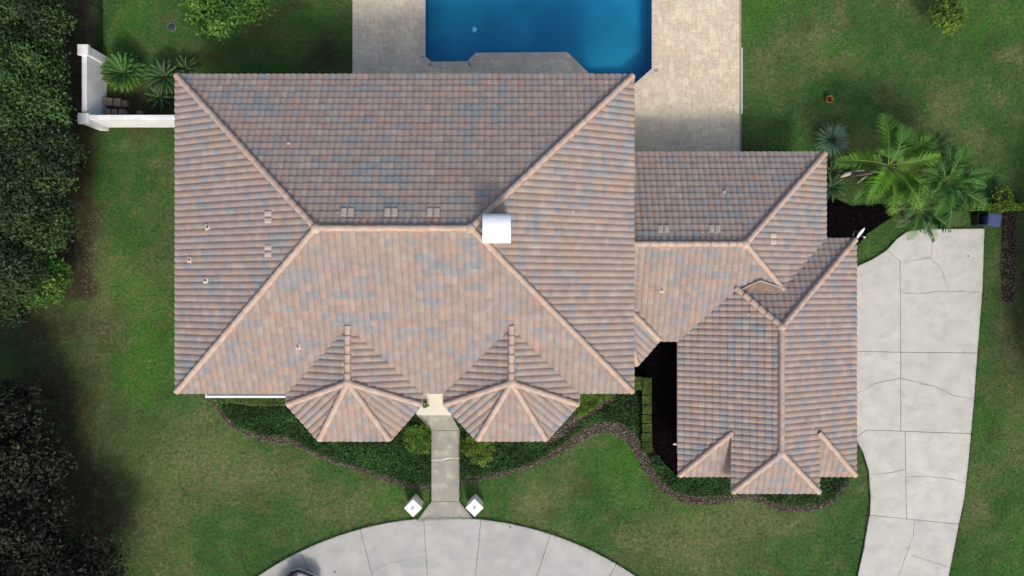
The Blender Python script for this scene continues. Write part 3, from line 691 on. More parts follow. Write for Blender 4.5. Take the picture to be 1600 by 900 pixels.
# ------------------------------------------------------------------ concrete
def slabs(name, polys, material, h, gap=.010, label=None):
    root = MB()
    for p in polys: root.prism(ccw(p), -.1, h - .05)
    r = root.build(name, M['joint']); tag(r, kind='structure')
    for p in polys:
        b = MB(); b.prism(inset(ccw(p), gap), -.05, h, 0, .012); b.build('concrete_slab', material, r)
    return r
def crackline(parent, pts, z, w=.012, seed=0, material=None):
    rg = random.Random(seed); P = [Vector(p) for p in pts]; out = []
    for i in range(len(P) - 1):
        L = (P[i + 1] - P[i]).length; k = max(2, int(L / .25))
        for q in range(k): out.append(P[i].lerp(P[i + 1], q / k) + Vector((rg.uniform(-1, 1), rg.uniform(-1, 1))) * (.03 if (i or q) else 0))
    out.append(P[-1]); L = []; R = []
    for i, p in enumerate(out):
        d = (out[min(i + 1, len(out) - 1)] - out[max(i - 1, 0)]).normalized(); nn = Vector((-d.y, d.x)) * w * rg.uniform(.3, 1.0) * .5
        L.append(p + nn); R.append(p - nn)
    b = MB(); n = len(out); b.add([(p.x, p.y, z) for p in L] + [(p.x, p.y, z) for p in R], [(i, n + i, n + i + 1, i + 1) for i in range(n - 1)])
    o = b.build('crack', material or M['crack'], parent); return o
JX = 1405.5
drive_slabs = [GL(p) for p in [
    [(1320, 425), (1340, 415), (1362, 405), (1384, 391), (1389, 395), (1405, 408), (1406, 550), (1320, 548)],
    [(1384, 391), (1400, 373), (1416, 362), (1440, 358), (1537, 357), (1534, 450), (1526, 551), (1406, 550), (1405, 408), (1389, 395)],
    [(1320, 548), (1406, 550), (1406, 673), (1352, 671), (1335, 684), (1320, 676)],
    [(1406, 550), (1526, 551), (1521, 620), (1516, 677), (1406, 673)],
    [(1352, 671), (1406, 673), (1413, 673.3), (1415, 810), (1358, 804), (1359, 775), (1356, 735), (1348, 708), (1335, 684)],
    [(1413, 673.3), (1516, 677), (1511, 730), (1505, 780), (1497, 818), (1415, 810)],
    [(1358, 804), (1497, 818), (1489, 860), (1480, 905), (1455, 1010), (1310, 1010), (1338, 903), (1348, 858), (1356, 810)]]]
dr = slabs('driveway', drive_slabs, M['conc_drive'], .085, .009)
for i, c in enumerate([[(1406, 410), (1430, 406), (1450, 403), (1462, 412), (1472, 430), (1480, 453)], [(1452, 403), (1455, 385), (1457, 358)], [(1409, 457), (1432, 459), (1470, 455), (1532, 456)],
                       [(1337, 614), (1350, 609), (1365, 599), (1385, 594), (1406, 591), (1430, 596), (1460, 605), (1490, 618), (1518, 623)], [(1360, 741), (1385, 739), (1412, 732)],
                       [(1414, 745), (1450, 744), (1480, 747), (1508, 754)], [(1428, 812), (1426, 835), (1415, 865), (1401, 903)], [(1422, 866), (1450, 875), (1484, 886)]]):
    crackline(dr, GL(c), .0895, .03 if i != 3 else .036, i)
walk = slabs('front_walkway', [GL(p) for p in [[(650, 648), (706, 648), (719, 672), (674, 672)], [(674, 672), (719, 672), (718.5, 718), (674, 718)], [(674, 718), (718.5, 718), (718, 783), (674, 783)], [(674, 783), (718, 783), (739, 809), (652, 812)]]], M['conc_walk'], .075, .006)
crackline(walk, GL([(674, 719), (690, 718), (705, 716), (718, 716)]), .0795, .05, 31, M['white'])
b = MB(); b.prism(GL([(640, 600), (712, 600), (706, 648), (652, 648)]), -.05, .16, 0, .015); b.build('porch_slab', M['porch'], walk)
circ_px = lambda t, r: (CC[0] + r * math.sin(t), CC[1] - r * math.cos(t))
joints = [-1.15, -.83, -.64, -.455, -.262, -.069, .103, .316, .532, .74, .95, 1.15]
cps = []
for a0, a1 in zip(joints[:-1], joints[1:]):
    cps.append(GL([circ_px(t, CR) for t in np.linspace(a0, a1, 10)] + [circ_px(t, CR - 190) for t in np.linspace(a1, a0, 8)]))
circ = slabs('circular_drive', cps, M['conc_circle'], .072, .008)
crackline(circ, GL([circ_px(-.069, CR - 60), circ_px(-.2, CR - 62), circ_px(-.26, CR - 70)]), .0765, .02, 35)

# ------------------------------------------------------------------ the house
ZM, ZL = 5.2, 2.5
um = (H - ZM) / F; ul = (H - ZL) / F
def PM(x, y): return (x * um, y * um)
def PL(x, y): return (x * ul, y * ul)
TANP = .4167
house = empty('house', (-5, 0, 0), 'large house with hipped brown barrel tile roofs, two front turrets and a garage wing', 'house')
TW, TE, TH = .300, .344, .047       # tile width, exposure up the slope, roll height
def prof(t):
    if t < .86: return max(.006, TH * math.sin(math.pi * t / .86) ** .62)
    return .006 - .006 * math.sin(math.pi * (t - .86) / .14)
NS = 15
def tile_geo():
    vs = []; ts = [0, .012, .04, .09, .16, .25, .36, .46, .56, .67, .76, .82, .85, .86, .93, 1.0]
    L = TE + .05
    for t in ts: vs.append((t * TW, 0, prof(t) + .046))
    for t in ts: vs.append((t * TW, L, prof(t) * .96 + .002))
    for t in ts: vs.append((t * TW, 0, prof(t) + .046))
    for t in ts: vs.append((t * TW, .003, prof(t) + .028))
    n = NS + 1; fs = [(i, i + 1, n + i + 1, n + i) for i in range(NS)] + [(2 * n + i + 1, 2 * n + i, 3 * n + i, 3 * n + i + 1) for i in range(NS)]
    return np.array(vs), np.array(fs)
TV, TF = tile_geo(); NTOP = NS; END = 11
def tile_color(s, i, j, rg):
    v = mnoise.noise(Vector((i * .33, j * .95, s * 17.3))) + .55 * mnoise.noise(Vector((i * .12, j * .16, s * 5.1 + 40))) + rg.gauss(0, .16)
    w = mnoise.noise(Vector((i * .4, j * .8, s * 9.1 + 90))) + rg.gauss(0, .15)
    if v > .40: return rg.choice((7, 8, 9))
    if w > .40: return rg.choice((5, 6, 5, 10))
    if v > .28: return rg.choice((9, 4))
    return rg.choice((0, 1, 2, 3, 4, 0, 1, 2, 3, 10))
roofs = {}
SINGLE = []   # candidates for individual tiles
def slope(wing, idx, e0, e1, up, z0, polys, tan=TANP, hide=None, start=0.0):
    """e0->e1 the eave line (plan), up the plan direction that rises, polys convex plan polygons to tile"""
    e0 = Vector(e0); e1 = Vector(e1); a = (e1 - e0).normalized(); up = Vector(up).normalized(); cs = 1 / math.sqrt(1 + tan * tan); sn = tan * cs
    flip = (a.x * up.y - a.y * up.x) < 0
    if flip: e0, e1 = e1, e0; a = -a
    A3 = Vector((a.x, a.y, 0)); U3 = Vector((up.x * cs, up.y * cs, sn)); N3 = A3.cross(U3)
    Mt = Matrix(((A3.x, U3.x, N3.x), (A3.y, U3.y, N3.y), (A3.z, U3.z, N3.z)))
    MtN = np.array(Mt); rg = random.Random(idx * 7 + 1); intV = []; intM = []; bndV = []; bndM = []; bndP = []
    O = Vector((e0.x, e0.y, z0))
    sheet = []
    for poly in polys:
        poly = ccw([tuple(p) for p in poly])
        loc = [((Vector(p) - e0).dot(a), (Vector(p) - e0).dot(up) / cs) for p in poly]
        i0 = math.floor(min(p[0] for p in loc) / TW) - 1; i1 = math.ceil(max(p[0] for p in loc) / TW) + 1
        j0 = max(0, math.floor(min(p[1] for p in loc) / TE) - 1); j1 = math.ceil(max(p[1] for p in loc) / TE) + 1
        lp = ccw(loc)
        for j in range(j0, j1):
            for i in range(i0, i1):
                qx = np.array([i * TW, (i + 1) * TW, (i + 1) * TW, i * TW, (i + .5) * TW]); qy = np.array([j * TE, j * TE, (j + 1) * TE + .05, (j + 1) * TE + .05, (j + .5) * TE])
                ins = pip(qx, qy, lp)
                c = O + A3 * float(qx[4]) + U3 * float(qy[4])
                if hide is not None and hide(c): continue
                if ins[:4].all() or (j == 0 and pip(qx[[4, 2, 3]], qy[[4, 2, 3]], lp).all() and pip(qx[:2], qy[:2] + .02, lp).all()):
                    intV.append((i, j)); intM.append(tile_color(idx, i, j, rg))
                else:
                    # any overlap? test finer
                    gx, gy = np.meshgrid(np.linspace((i + .01) * TW, (i + .99) * TW, 5), np.linspace((j + .01) * TE, (j + .99) * TE, 5))
                    if pip(gx, gy, lp).any(): bndV.append((i, j, poly)); bndM.append(tile_color(idx, i, j, rg))
        sheet.append([O + A3 * p[0] + U3 * p[1] - N3 * .012 for p in loc])
    parts = roofs.setdefault(wing, dict(V=[], F=[], m=[], sheet=MB()))
    for sh in sheet:
        n = len(sh); d = (sh[1] - sh[0]).cross(sh[2] - sh[0]); order = list(range(n)) if d.z > 0 else list(range(n))[::-1]
        parts['sheet'].add(sh, [order])
    def jitter(i, j):
        r = random.Random(idx * 100003 + i * 311 + j); return Vector((0, r.uniform(-.006, .006), r.uniform(-.002, .005))), r.uniform(-.012, .012)
    for (i, j), m in zip(intV, intM):
        jt, rz = jitter(i, j)
        loc = O + A3 * (i * TW) + U3 * (j * TE + jt.y) + N3 * jt.z
        mtx = Matrix.Translation(loc) @ (Mt @ Matrix.Rotation(rz, 3, 'Z')).to_4x4()
        SINGLE.append([(Vector((0, 0, H)) - loc).length, wing, mtx, m])
    if bndV:
        for poly in set(tuple(p[2]) for p in bndV):
            bm = bmesh.new()
            for (i, j, pl), m in zip(bndV, bndM):
                if tuple(pl) != poly: continue
                jt, rz = jitter(i, j)
                P = (MtN @ (TV + np.array([i * TW, j * TE + jt.y, jt.z])).T).T + np.array(O)
                vv = [bm.verts.new(p) for p in P]
                for fi, f in enumerate(TF): fc = bm.faces.new([vv[k] for k in f]); fc.material_index = m if fi < NTOP else END
            n = len(poly)
            for k in range(n):
                p = Vector(poly[k]); q = Vector(poly[(k + 1) % n]); d = (q - p).normalized()
                # leave the eave edge alone so that the scalloped tile ends stay whole
                if abs(d.dot(a)) > .999 and abs((p - e0).dot(up)) < .05: continue
                bmesh.ops.bisect_plane(bm, geom=bm.verts[:] + bm.edges[:] + bm.faces[:], plane_co=(p.x, p.y, 0), plane_no=(d.y, -d.x, 0), clear_outer=True)
            bmesh.ops.triangulate(bm, faces=bm.faces[:])
            bm.verts.index_update(); b0 = sum(len(v) for v in parts['V'])
            if len(bm.verts):
                parts['V'].append(np.array([v.co[:] for v in bm.verts])); parts['F'] += [[v.index + b0 for v in f.verts] for f in bm.faces]; parts['m'] += [f.material_index for f in bm.faces]
            bm.free()

# -- main hip roof: eaves x -525..190, y -164..333 (survey units), ridge at y 84.5
mx0, mx1, my0, my1 = -525, 190, -164, 333; myc = (my0 + my1) / 2; hs = (my1 - my0) / 2; ra, rb = mx0 + hs, mx1 - hs
def q(*p): return [PM(x, y) for x, y in p]
slope('main', 1, PM(mx0, my1), PM(mx1, my1), (0, -1), ZM, [q((mx0, my1), (mx1, my1), (rb, myc), (ra, myc))])
turret = {-246: 106, 6: 107}
def hide_main(c):
    # under the front turret roofs
    x, y = c.x / um, c.y / um
    for tc, hw in ((-246, 106), (-1, 106)):
        if (hw - abs(x - tc)) > (y - my0) + 16: return True
    return False
slope('main', 2, PM(mx0, my0), PM(mx1, my0), (0, 1), ZM, [q((mx0, my0), (mx1, my0), (rb, myc), (ra, myc))], hide=hide_main)
slope('main', 3, PM(mx0, my0), PM(mx0, my1), (1, 0), ZM, [q((mx0, my0), (ra, myc), (mx0, my1))])
slope('main', 4, PM(mx1, my0), PM(mx1, my1), (-1, 0), ZM, [q((mx1, my0), (mx1, my1), (rb, myc))])
HIPS = []  # (wing, low point, high point)
def z_at(run, z0, u): return z0 + run * u * TANP
zr = z_at(hs, ZM, um)
for c, d in (((mx0, my0), (ra, myc)), ((mx0, my1), (ra, myc)), ((mx1, my0), (rb, myc)), ((mx1, my1), (rb, myc))):
    HIPS.append(('main', (*PM(*c), ZM), (*PM(*d), zr)))
HIPS.append(('main', (*PM(ra, myc), zr), (*PM(rb, myc), zr)))
# -- front turrets
def make_turret(i, W_, SW, SE, E_, label):
    # plan points in survey units (eave corners)
    xc = (W_[0] + E_[0]) / 2; hw = (E_[0] - W_[0]) / 2; za = z_at(hw, ZM, um); dy = 0
    ap = (xc, -141.5); w = 'turret%d' % i
    top = (xc, my0 + hw)                 # where the ridge runs into the main slope
    yv = my0
    slope(w, 10 + i * 10, PM(*W_), PM(W_[0], top[1]), (1, 0), ZM, [q(W_, ap, top, (W_[0], my0))])
    slope(w, 11 + i * 10, PM(*E_), PM(E_[0], top[1]), (-1, 0), ZM, [q(E_, (E_[0], my0), top, ap)])
    for k, (p0, p1) in enumerate(((W_, SW), (SW, SE), (SE, E_))):
        A = Vector(PM(*p0)); B = Vector(PM(*p1)); d = (B - A).normalized(); n = Vector((-d.y, d.x)); run = (Vector(PM(*ap)) - A).dot(n)
        if run < 0: n = -n; run = -run
        slope(w, 12 + i * 10 + k, A, B, n, ZM, [[tuple(A), tuple(B), PM(*ap)]], tan=(za - ZM) / run)
    for p in (W_, SW, SE, E_): HIPS.append((w, (*PM(*p), ZM), (*PM(*ap), za)))
    HIPS.append((w, (*PM(*top), za - .02), (*PM(*ap), za)))
make_turret(0, (-352, -182), (-302, -238.5), (-190, -238.5), (-140, -182), '')
make_turret(1, (-107, -182), (-55, -238.5), (54, -238.5), (105, -182), '')

# -- middle wing: N eave 212, ridge y 65, S eave -83, east end x 490
def ql(*p): return [PL(x, y) for x, y in p]
ky = 65; kx = 343
slope('middle', 40, PL(150, 212), PL(490, 212), (0, -1), ZL, [ql((178, 212), (490, 212), (kx, ky), (178, ky))])
slope('middle', 41, PL(150, -83), PL(490, -83), (0, 1), ZL, [ql((178, -83), (400, -83), (400, 8), (kx, ky), (178, ky))], hide=lambda c: min(c.x / ul - 259, 77 - c.y / ul) > (c.y / ul + 83) + 14)
slope('middle', 42, PL(490, -83), PL(490, 212), (-1, 0), ZL, [ql((490, 212), (kx, ky), (420, -12), (490, -12))], hide=lambda c: min(490 - c.x / ul, c.y / ul + 83) < min(77 - c.y / ul, c.x / ul - 259) - 14 and c.y / ul < 77)
zk = z_at(147, ZL, ul)
HIPS += [('middle', (*PL(490, 212), ZL), (*PL(kx, ky), zk)), ('middle', (*PL(178, ky), zk), (*PL(kx, ky), zk)), ('middle', (*PL(412, -4), z_at(78, ZL, ul)), (*PL(kx, ky), zk))]
# -- garage wing
gx0, gx1, gxc = 259, 537, 398; gn = 77; gpk = -57; gpS = -244; gs = -294
uh = lambda c, f: f(c.x / ul, c.y / ul)
hideW = lambda c: uh(c, lambda x, y: y > -83 and (y + 83) > (x - 259) + 14)
slope('garage', 50, PL(gx0, gs), PL(gx0, gn), (1, 0), ZL, [ql((gx0, gs), (332, -221), (332, 10), (gx0, -40)), ql((332, -311), (gxc, gpS), (gxc, gpk), (332, 9))], hide=hideW)
slope('garage', 51, PL(gx1, gs), PL(gx1, gn), (-1, 0), ZL, [ql((gx1, gs), (gx1, gn), (467, 7), (467, -221)), ql((467, 8), (gxc, gpk), (gxc, gpS), (467, -311))])
slope('garage', 52, PL(gx0, gn), PL(gx1, gn), (0, -1), ZL, [ql((gx1, gn), (gxc, gpk), (330, 11), (330, 14), (480, gn))], tan=TANP * 1.04, hide=lambda c: uh(c, lambda x, y: min(490 - x, y + 83) > (77 - y) + 14 and x < 480))
slope('garage', 53, PL(gx0, gs), PL(332, gs), (0, 1), ZL, [ql((gx0, gs), (356, gs), (356, -197))], hide=lambda c: c.x / ul > 334 and c.y / ul > -228)
slope('garage', 54, PL(467, gs), PL(gx1, gs), (0, 1), ZL, [ql((443, gs), (gx1, gs), (443, -197))])
zp = z_at(332 - gx0, ZL, ul)
slope('garage', 55, PL(332, -311), PL(467, -311), (0, 1), zp, [ql((332, -311), (467, -311), (gxc, gpS))])
zg = z_at(gxc - gx0, ZL, ul)
HIPS += [('garage', (*PL(gxc, gpS), zg), (*PL(gxc, gpk), zg)), ('garage', (*PL(gx1, gn), ZL), (*PL(gxc, gpk), zg)), ('garage', (*PL(337, 2), z_at(78, ZL, ul)), (*PL(gxc, gpk), zg)),
         ('garage', (*PL(332, -311), zp), (*PL(gxc, gpS), zg)), ('garage', (*PL(467, -311), zp), (*PL(gxc, gpS), zg)),
         ('garage', (*PL(gx0, gs), ZL), (*PL(334, -219), zp + .02)), ('garage', (*PL(gx1, gs), ZL), (*PL(465, -219), zp + .02))]
# -- small bay roof tucked under the main eave
bA, bB, bAp = (231, -82), (196, -122), (155, -12)
A = Vector(PL(*bA)); B = Vector(PL(*bB)); d = (B - A).normalized(); n = Vector((-d.y, d.x)); run = (Vector(PL(*bAp)) - A).dot(n)
if run < 0: n = -n; run = -run
zb = ZL + run * .40
slope('bay', 60, B, A, n, ZL, [ql(bA, bB, bAp)], tan=.40)
slope('bay', 61, PL(160, -122), PL(*bB), (0, 1), ZL, [ql((165, -122), bB, bAp)], tan=(zb - ZL) / (110 * ul))
slope('bay', 62, PL(*bA), PL(231, -12), (-1, 0), ZL, [ql(bA, (231, -40), bAp)], tan=(zb - ZL) / (76 * ul))
HIPS += [('bay', (*PL(*bA), ZL), (*PL(*bAp), zb)), ('bay', (*PL(*bB), ZL), (*PL(*bAp), zb))]

# build the roof parts
WL = {'main': 'large hipped main roof with mottled brown and slate barrel tiles', 'turret0': 'left front turret roof', 'turret1': 'right front turret roof', 'middle': 'lower roof between the main house and the garage wing', 'garage': 'garage wing roof along the driveway', 'bay': 'small bay roof tucked under the main eave'}
roof_ob = {}
for w, p in roofs.items():
    roof_ob[w] = p['sheet'].build('roof', M['felt'], house); roof_ob[w]['label'] = WL[w]
SINGLE.sort(key=lambda s: s[0])
tm = np_mesh('roof_tile', TV, TF, [tile_mats[0], tile_mats[END]], [0] * NTOP + [1] * (len(TF) - NTOP), smooth=True)
for k, (dist, w, mtx, m) in enumerate(SINGLE):
    if k < 300:
        o = bpy.data.objects.new('roof_tile', tm); COL.objects.link(o); o.parent = roof_ob[w]; o.matrix_parent_inverse = world_inv(roof_ob[w]); o.matrix_basis = mtx
        o.material_slots[0].link = 'OBJECT'; o.material_slots[0].material = tile_mats[m]
    else:
        p = roofs[w]; b0 = sum(len(v) for v in p['V']) if 'n' not in p else p['n']
        Mn = np.array(mtx); P = (Mn[:3, :3] @ TV.T).T + Mn[:3, 3]
        p['V'].append(P); p['n'] = b0 + len(P)
        for f in TF: a_, b_, c_, d_ = [int(x) + b0 for x in f]; p['F'] += [[a_, b_, c_], [a_, c_, d_]]
        p['m'] += [m] * (2 * NTOP) + [END] * (2 * (len(TF) - NTOP))
for w, p in roofs.items():
    if not p['V']: continue
    o = obj_me('roof_tiles', np_mesh('roof_tiles', np.concatenate(p['V']), np.array(p['F']), tile_mats, p['m'], smooth=True), roof_ob[w]); o['kind'] = 'stuff'
print('tiles', len(SINGLE))
# ridge and hip caps
def cap_mesh():
    vs = []; fs = []; n = 9; L = .47
    for (y, r, h, z) in ((0, .142, .115, .03), (L, .118, .098, .0)):
        vs += [(-r * math.cos(math.pi * k / (n - 1)), y, z + h * math.sin(math.pi * k / (n - 1)) ** .9) for k in range(n)]
    fs = [(k + 1, k, n + k, n + k + 1) for k in range(n - 1)]
    b = len(vs); vs += [vs[k] for k in range(n)] + [(v[0] * .86, .006, .0 + (v[2] - .03) * .80 + .01) for v in vs[:n]]
    fs += [(b + k, b + k + 1, b + n + k + 1, b + n + k) for k in range(n - 1)]
    vs += [vs[k] for k in range(n)]; fs2 = [tuple(range(2 * n + 2 * n - n, 0, -1))] if False else []
    c = len(vs); vs += [(0, .01, .0)]
    return vs, fs
cv, cf = cap_mesh(); cb = MB(); cb.add(cv, cf, 0, True); tmp = cb.build('ridge_tile', ridge_mats[0]); cap_me = tmp.data; COL.objects.unlink(tmp)
rg = random.Random(5); ncap = 0
for hi, (w, lo, hi_) in enumerate(HIPS):
    lo = Vector(lo); hi_ = Vector(hi_); D = (hi_ - lo)
    if abs(D.z) > .05: lo = lo + D.normalized() * .15; D = hi_ - lo
    L = D.length; d = D / L
    side = d.cross(Vector((0, 0, 1))).normalized(); upv = side.cross(d).normalized()
    R3 = Matrix(((side.x, d.x, upv.x), (side.y, d.y, upv.y), (side.z, d.z, upv.z)))
    lift = .055; k = max(1, round(L / .42)); st = L / k
    mb = MB(); hw = .15
    mb.add([lo + side * s * hw * f + upv * z for z, f in ((-.05, 1.25), (lift + .045, .8)) for s in (-1, 1)] + [hi_ + side * s * hw * f + upv * z for z, f in ((-.05, 1.25), (lift + .045, .8)) for s in (-1, 1)],
           [(0, 4, 6, 2), (1, 3, 7, 5), (2, 6, 7, 3), (0, 2, 3, 1), (4, 5, 7, 6)])
    mb.build('mortar_bed', M['mortar'], roof_ob[w])
    base = rg.random() * 5
    for i in range(k):
        p = lo + d * (i * st - (.04 if i == 0 else 0)) + upv * (lift + rg.uniform(-.004, .006))
        o = bpy.data.objects.new('ridge_tile', cap_me); COL.objects.link(o); o.parent = roof_ob[w]; o.matrix_parent_inverse = world_inv(roof_ob[w])
        o.matrix_basis = Matrix.Translation(p) @ (R3 @ Matrix.Rotation(rg.uniform(-.03, .03), 3, 'Z')).to_4x4()
        v = mnoise.noise(Vector((i * .25, hi * 3.7, 0))) * 2.2 + rg.gauss(0, .7) + 1.6
        o.material_slots[0].link = 'OBJECT'; o.material_slots[0].material = ridge_mats[int(v) % 5]; ncap += 1
    # rounded end piece at the foot of each hip
    e_ = MB(); e_.lathe((0, 0, 0), [(.135, -.02), (.135, .05), (.115, .10), (.06, .135), (.001, .145)], 12); o = e_.build('hip_end', ridge_mats[0], roof_ob[w])
    o.matrix_basis = Matrix.Translation(lo + upv * (lift - .02) + d * .02)
print('caps', ncap)
# apex blobs of mortar where hips meet
for w, p, z in (('main', PM(ra, myc), zr), ('main', PM(rb, myc), zr), ('turret0', PM(-246, -141.5), z_at(106, ZM, um)), ('turret1', PM(-1, -141.5), z_at(106, ZM, um)), ('middle', PL(kx, ky), zk), ('garage', PL(gxc, gpk), zg), ('garage', PL(gxc, gpS), zg)):
    b = MB(); b.lathe((p[0], p[1], z - .02), [(.24, .0), (.22, .10), (.15, .19), (.06, .225), (.001, .23)], 10); b.build('apex_cap', ridge_mats[1], roof_ob[w])
# cricket pan in the dead valley between middle and garage roofs
def PX(px, py, z): x, y = G(px, py, z); return (x, y, z)
b = MB(); zc = z_at(80, ZL, ul) + .02
pk = [PX(1156, 455, zc + .10), PX(1170, 447, zc + .20), PX(1188, 440, zc + .33), PX(1228, 453, zc + .16), PX(1212, 458, zc + .12), PX(1194, 464, zc + .12), PX(1190, 452, zc + .20)]
b.add(pk, [(6, 1, 0), (6, 2, 1), (6, 3, 2), (6, 4, 3), (6, 5, 4), (6, 0, 5)]); b.build('valley_pan', M['cricket'], roof_ob['garage'])
b = MB(); rim = [Vector(p) for p in (pk[0], pk[1], pk[2], pk[3])]
b.tube([p + Vector((0, .04, .03)) for p in rim], .035, 6); b.build('valley_pan_rim', ridge_mats[3], roof_ob['garage'])

# vents: pairs of light raised tiles
def on_roof(px, py, zfun):
    z = ZM + 1
    for _ in range(12): x, y = G(px, py, z); z = zfun(x, y)
    return Vector((x, y, z))
zN = lambda x, y: ZM + (my1 * um - y) * TANP
zW = lambda x, y: ZM + (x - mx0 * um) * TANP
zS = lambda x, y: ZM + (y - my0 * um) * TANP
zMN = lambda x, y: ZL + (212 * ul - y) * TANP
zME = lambda x, y: ZL + (490 * ul - x) * TANP
zMS = lambda x, y: ZL + (y + 83 * ul) * TANP
M['vent'] = mat('vent_tile', (.46, .38, .33), .8, .25, .08, 5)
def vent(px, py, zf, wing, up, w=.26, L=.36, two=True):
    p = on_roof(px, py, zf); up = Vector(up); cs = 1 / math.sqrt(1 + TANP ** 2); U3 = Vector((up.x * cs, up.y * cs, TANP * cs)); A3 = Vector((up.y, -up.x, 0)); N3 = A3.cross(U3)
    R3 = Matrix(((A3.x, U3.x, N3.x), (A3.y, U3.y, N3.y), (A3.z, U3.z, N3.z)))
    b = MB()
    for s in ((-.15, .15) if two else (0,)):
        n = 9; vs = []
        for y, k in ((-L / 2, 1.0), (L / 2, .9)):
            vs += [(s - w / 2 * math.cos(math.pi * i / (n - 1)), y, .045 + .075 * k * math.sin(math.pi * i / (n - 1)) ** .6) for i in range(n)]
        vs2 = [R3 @ Vector(v) + p for v in vs]
        b.add(vs2, [(i + 1, i, n + i, n + i + 1) for i in range(n - 1)], 0, True); b.add([vs2[i] for i in range(n)], [list(range(n))], 1); b.add([vs2[n + i] for i in range(n)], [list(range(n))[::-1]], 0)
    b.build('roof_vent', [M['vent'], M['felt']], roof_ob[wing])
for px, py in ((543, 333), (611, 333), (677, 333)): vent(px, py, zN, 'main', (0, -1))
for px, py in ((421, 339), (421, 392)): vent(px, py, zW, 'main', (1, 0))
for px, py in ((1036, 359), (1116, 359)): vent(px, py, zMN, 'middle', (0, -1))
vent(1206, 373, zME, 'middle', (-1, 0))
# plumbing stacks on flashing patches
M['patch'] = mat('flashing_patch', (.55, .45, .36), .85, .2, .15, 12)
for px, py, zf, wg, dk in ((467, 541, zS, 'main', 1), (1034, 453, zMS, 'middle', 1), (1131, 300, zMN, 'middle', 0), (298, 406, zW, 'main', 1), (326, 355, zW, 'main', 1), (323, 438, zW, 'main', 1), (452, 225, zN, 'main', 0)):
    p = on_roof(px, py, zf); b = MB(); s = .26 if dk else .14
    nrm = Vector((0, 0, 1))
    b.bbox((p.x, p.y, p.z - .02), (s, s * 1.1, .12), .03, random.uniform(-.2, .2)); vp = b.build('vent_flashing', M['patch'], roof_ob[wg])
    b = MB(); b.tube([(p.x - .02, p.y, p.z), (p.x - .02, p.y, p.z + .16)], .04 if dk else .045, 10); b.build('vent_pipe', M['felt'] if dk else M['patch'], roof_ob[wg])
# chimney and its arched metal cap
cx, cy = G(776, 356, 9.3)
chim = MB(); chim.box((cx, cy, 8.35), (1.0, .98, 1.5)); ch = chim.build('chimney', M['stucco'], house)
b = MB(); n = 16; w_ = 1.14; r_ = .60; vs = []
for x in (-w_ / 2, w_ / 2):
    for r2 in (r_, r_ - .02):
        vs += [(cx + x, cy - r2 * math.cos(math.pi * i / (n - 1)), 9.0 + r2 * .55 * math.sin(math.pi * i / (n - 1))) for i in range(n)]
fs = [(i, i + 1, 2 * n + i + 1, 2 * n + i) for i in range(n - 1)] + [(n + i + 1, n + i, 3 * n + i, 3 * n + i + 1) for i in range(n - 1)]
fs += [(i + 1, i, n + i, n + i + 1) for i in range(n - 1)] + [(2 * n + i, 2 * n + i + 1, 3 * n + i + 1, 3 * n + i) for i in range(n - 1)]
fs = [f[::-1] for f in fs]
b.add(vs, fs, 0, False)
for sx in (-1, 1):
    for sy in (-1, 1): b.box((cx + sx * (w_ / 2 - .04), cy + sy * (r_ - .04), 8.95), (.05, .05, .28))
b.box((cx, cy, 8.87), (w_, 1.16, .04)); b.build('chimney_cap', M['cap_white'], ch)

# walls, soffits, fascias
def wing_body(poly, z, over=.55):
    b = MB(); p = inset(ccw(poly), over); b.prism(p, -.1, z - .2); b.build('wall', M['stucco'], house)
    s = MB(); s.prism(inset(ccw(poly), .09), z - .24, z - .19); s.build('soffit', M['white'], house)
    f = MB(); pl = inset(ccw(poly), .07); pi = inset(ccw(poly), .10); n = len(pl)
    for i in range(n):
        A, B, C, D = pl[i], pl[(i + 1) % n], pi[(i + 1) % n], pi[i]
        f.add([(*A, z - .25), (*B, z - .25), (*B, z + .005), (*A, z + .005), (*D, z - .25), (*C, z - .25), (*C, z + .005), (*D, z + .005)], [(0, 1, 2, 3), (5, 4, 7, 6), (3, 2, 6, 7), (1, 0, 4, 5)])
    f.build('fascia', M['stucco'], house)
wing_body(q((mx0, my0), (mx1, my0), (mx1, my1), (mx0, my1)), ZM)
wing_body(q((-352, -150), (-352, -182), (-302, -238.5), (-190, -238.5), (-140, -182), (-140, -150)), ZM - .01)
wing_body(q((-107, -150), (-107, -182), (-55, -238.5), (54, -238.5), (105, -182), (105, -150)), ZM - .01)
wing_body(ql((150, -83), (490, -83), (490, 212), (150, 212)), ZL)
wing_body(ql((gx0, gs), (gx1, gs), (gx1, gn), (gx0, gn)), ZL - .012)
wing_body(ql((332, -311), (467, -311), (467, -200), (332, -200)), zp - .01)
wing_body(ql((150, -122), (196, -122), (231, -82), (231, -60), (150, -60)), ZL - .02)
# windows and front door seen only obliquely
def opening(c, size, ax, name, mt):
    b = MB(); d = (size[0], .08, size[1]) if ax == 'x' else (.08, size[0], size[1]); b.box(c, d); f = b.build(name, M['white'], house)
    g = MB(); d2 = (size[0] - .12, .10, size[1] - .12) if ax == 'x' else (.10, size[0] - .12, size[1] - .12); g.box(c, d2); g.build('pane', mt, f)
ys_ = my0 * um + .55
for cxx in (-13.5, -11.6, 3.9): opening((cxx, ys_, 1.5), (1.3, 1.5), 'x', 'window', M['carglass'])
opening((-3.65, ys_, 1.25), (1.5, 2.3), 'x', 'front_door', M['bark'])
for cyy in (-6.5, -3.2): opening((gx1 * ul - .55, cyy, 1.15), (2.6, 2.1), 'y', 'garage_door', M['white_wall'])
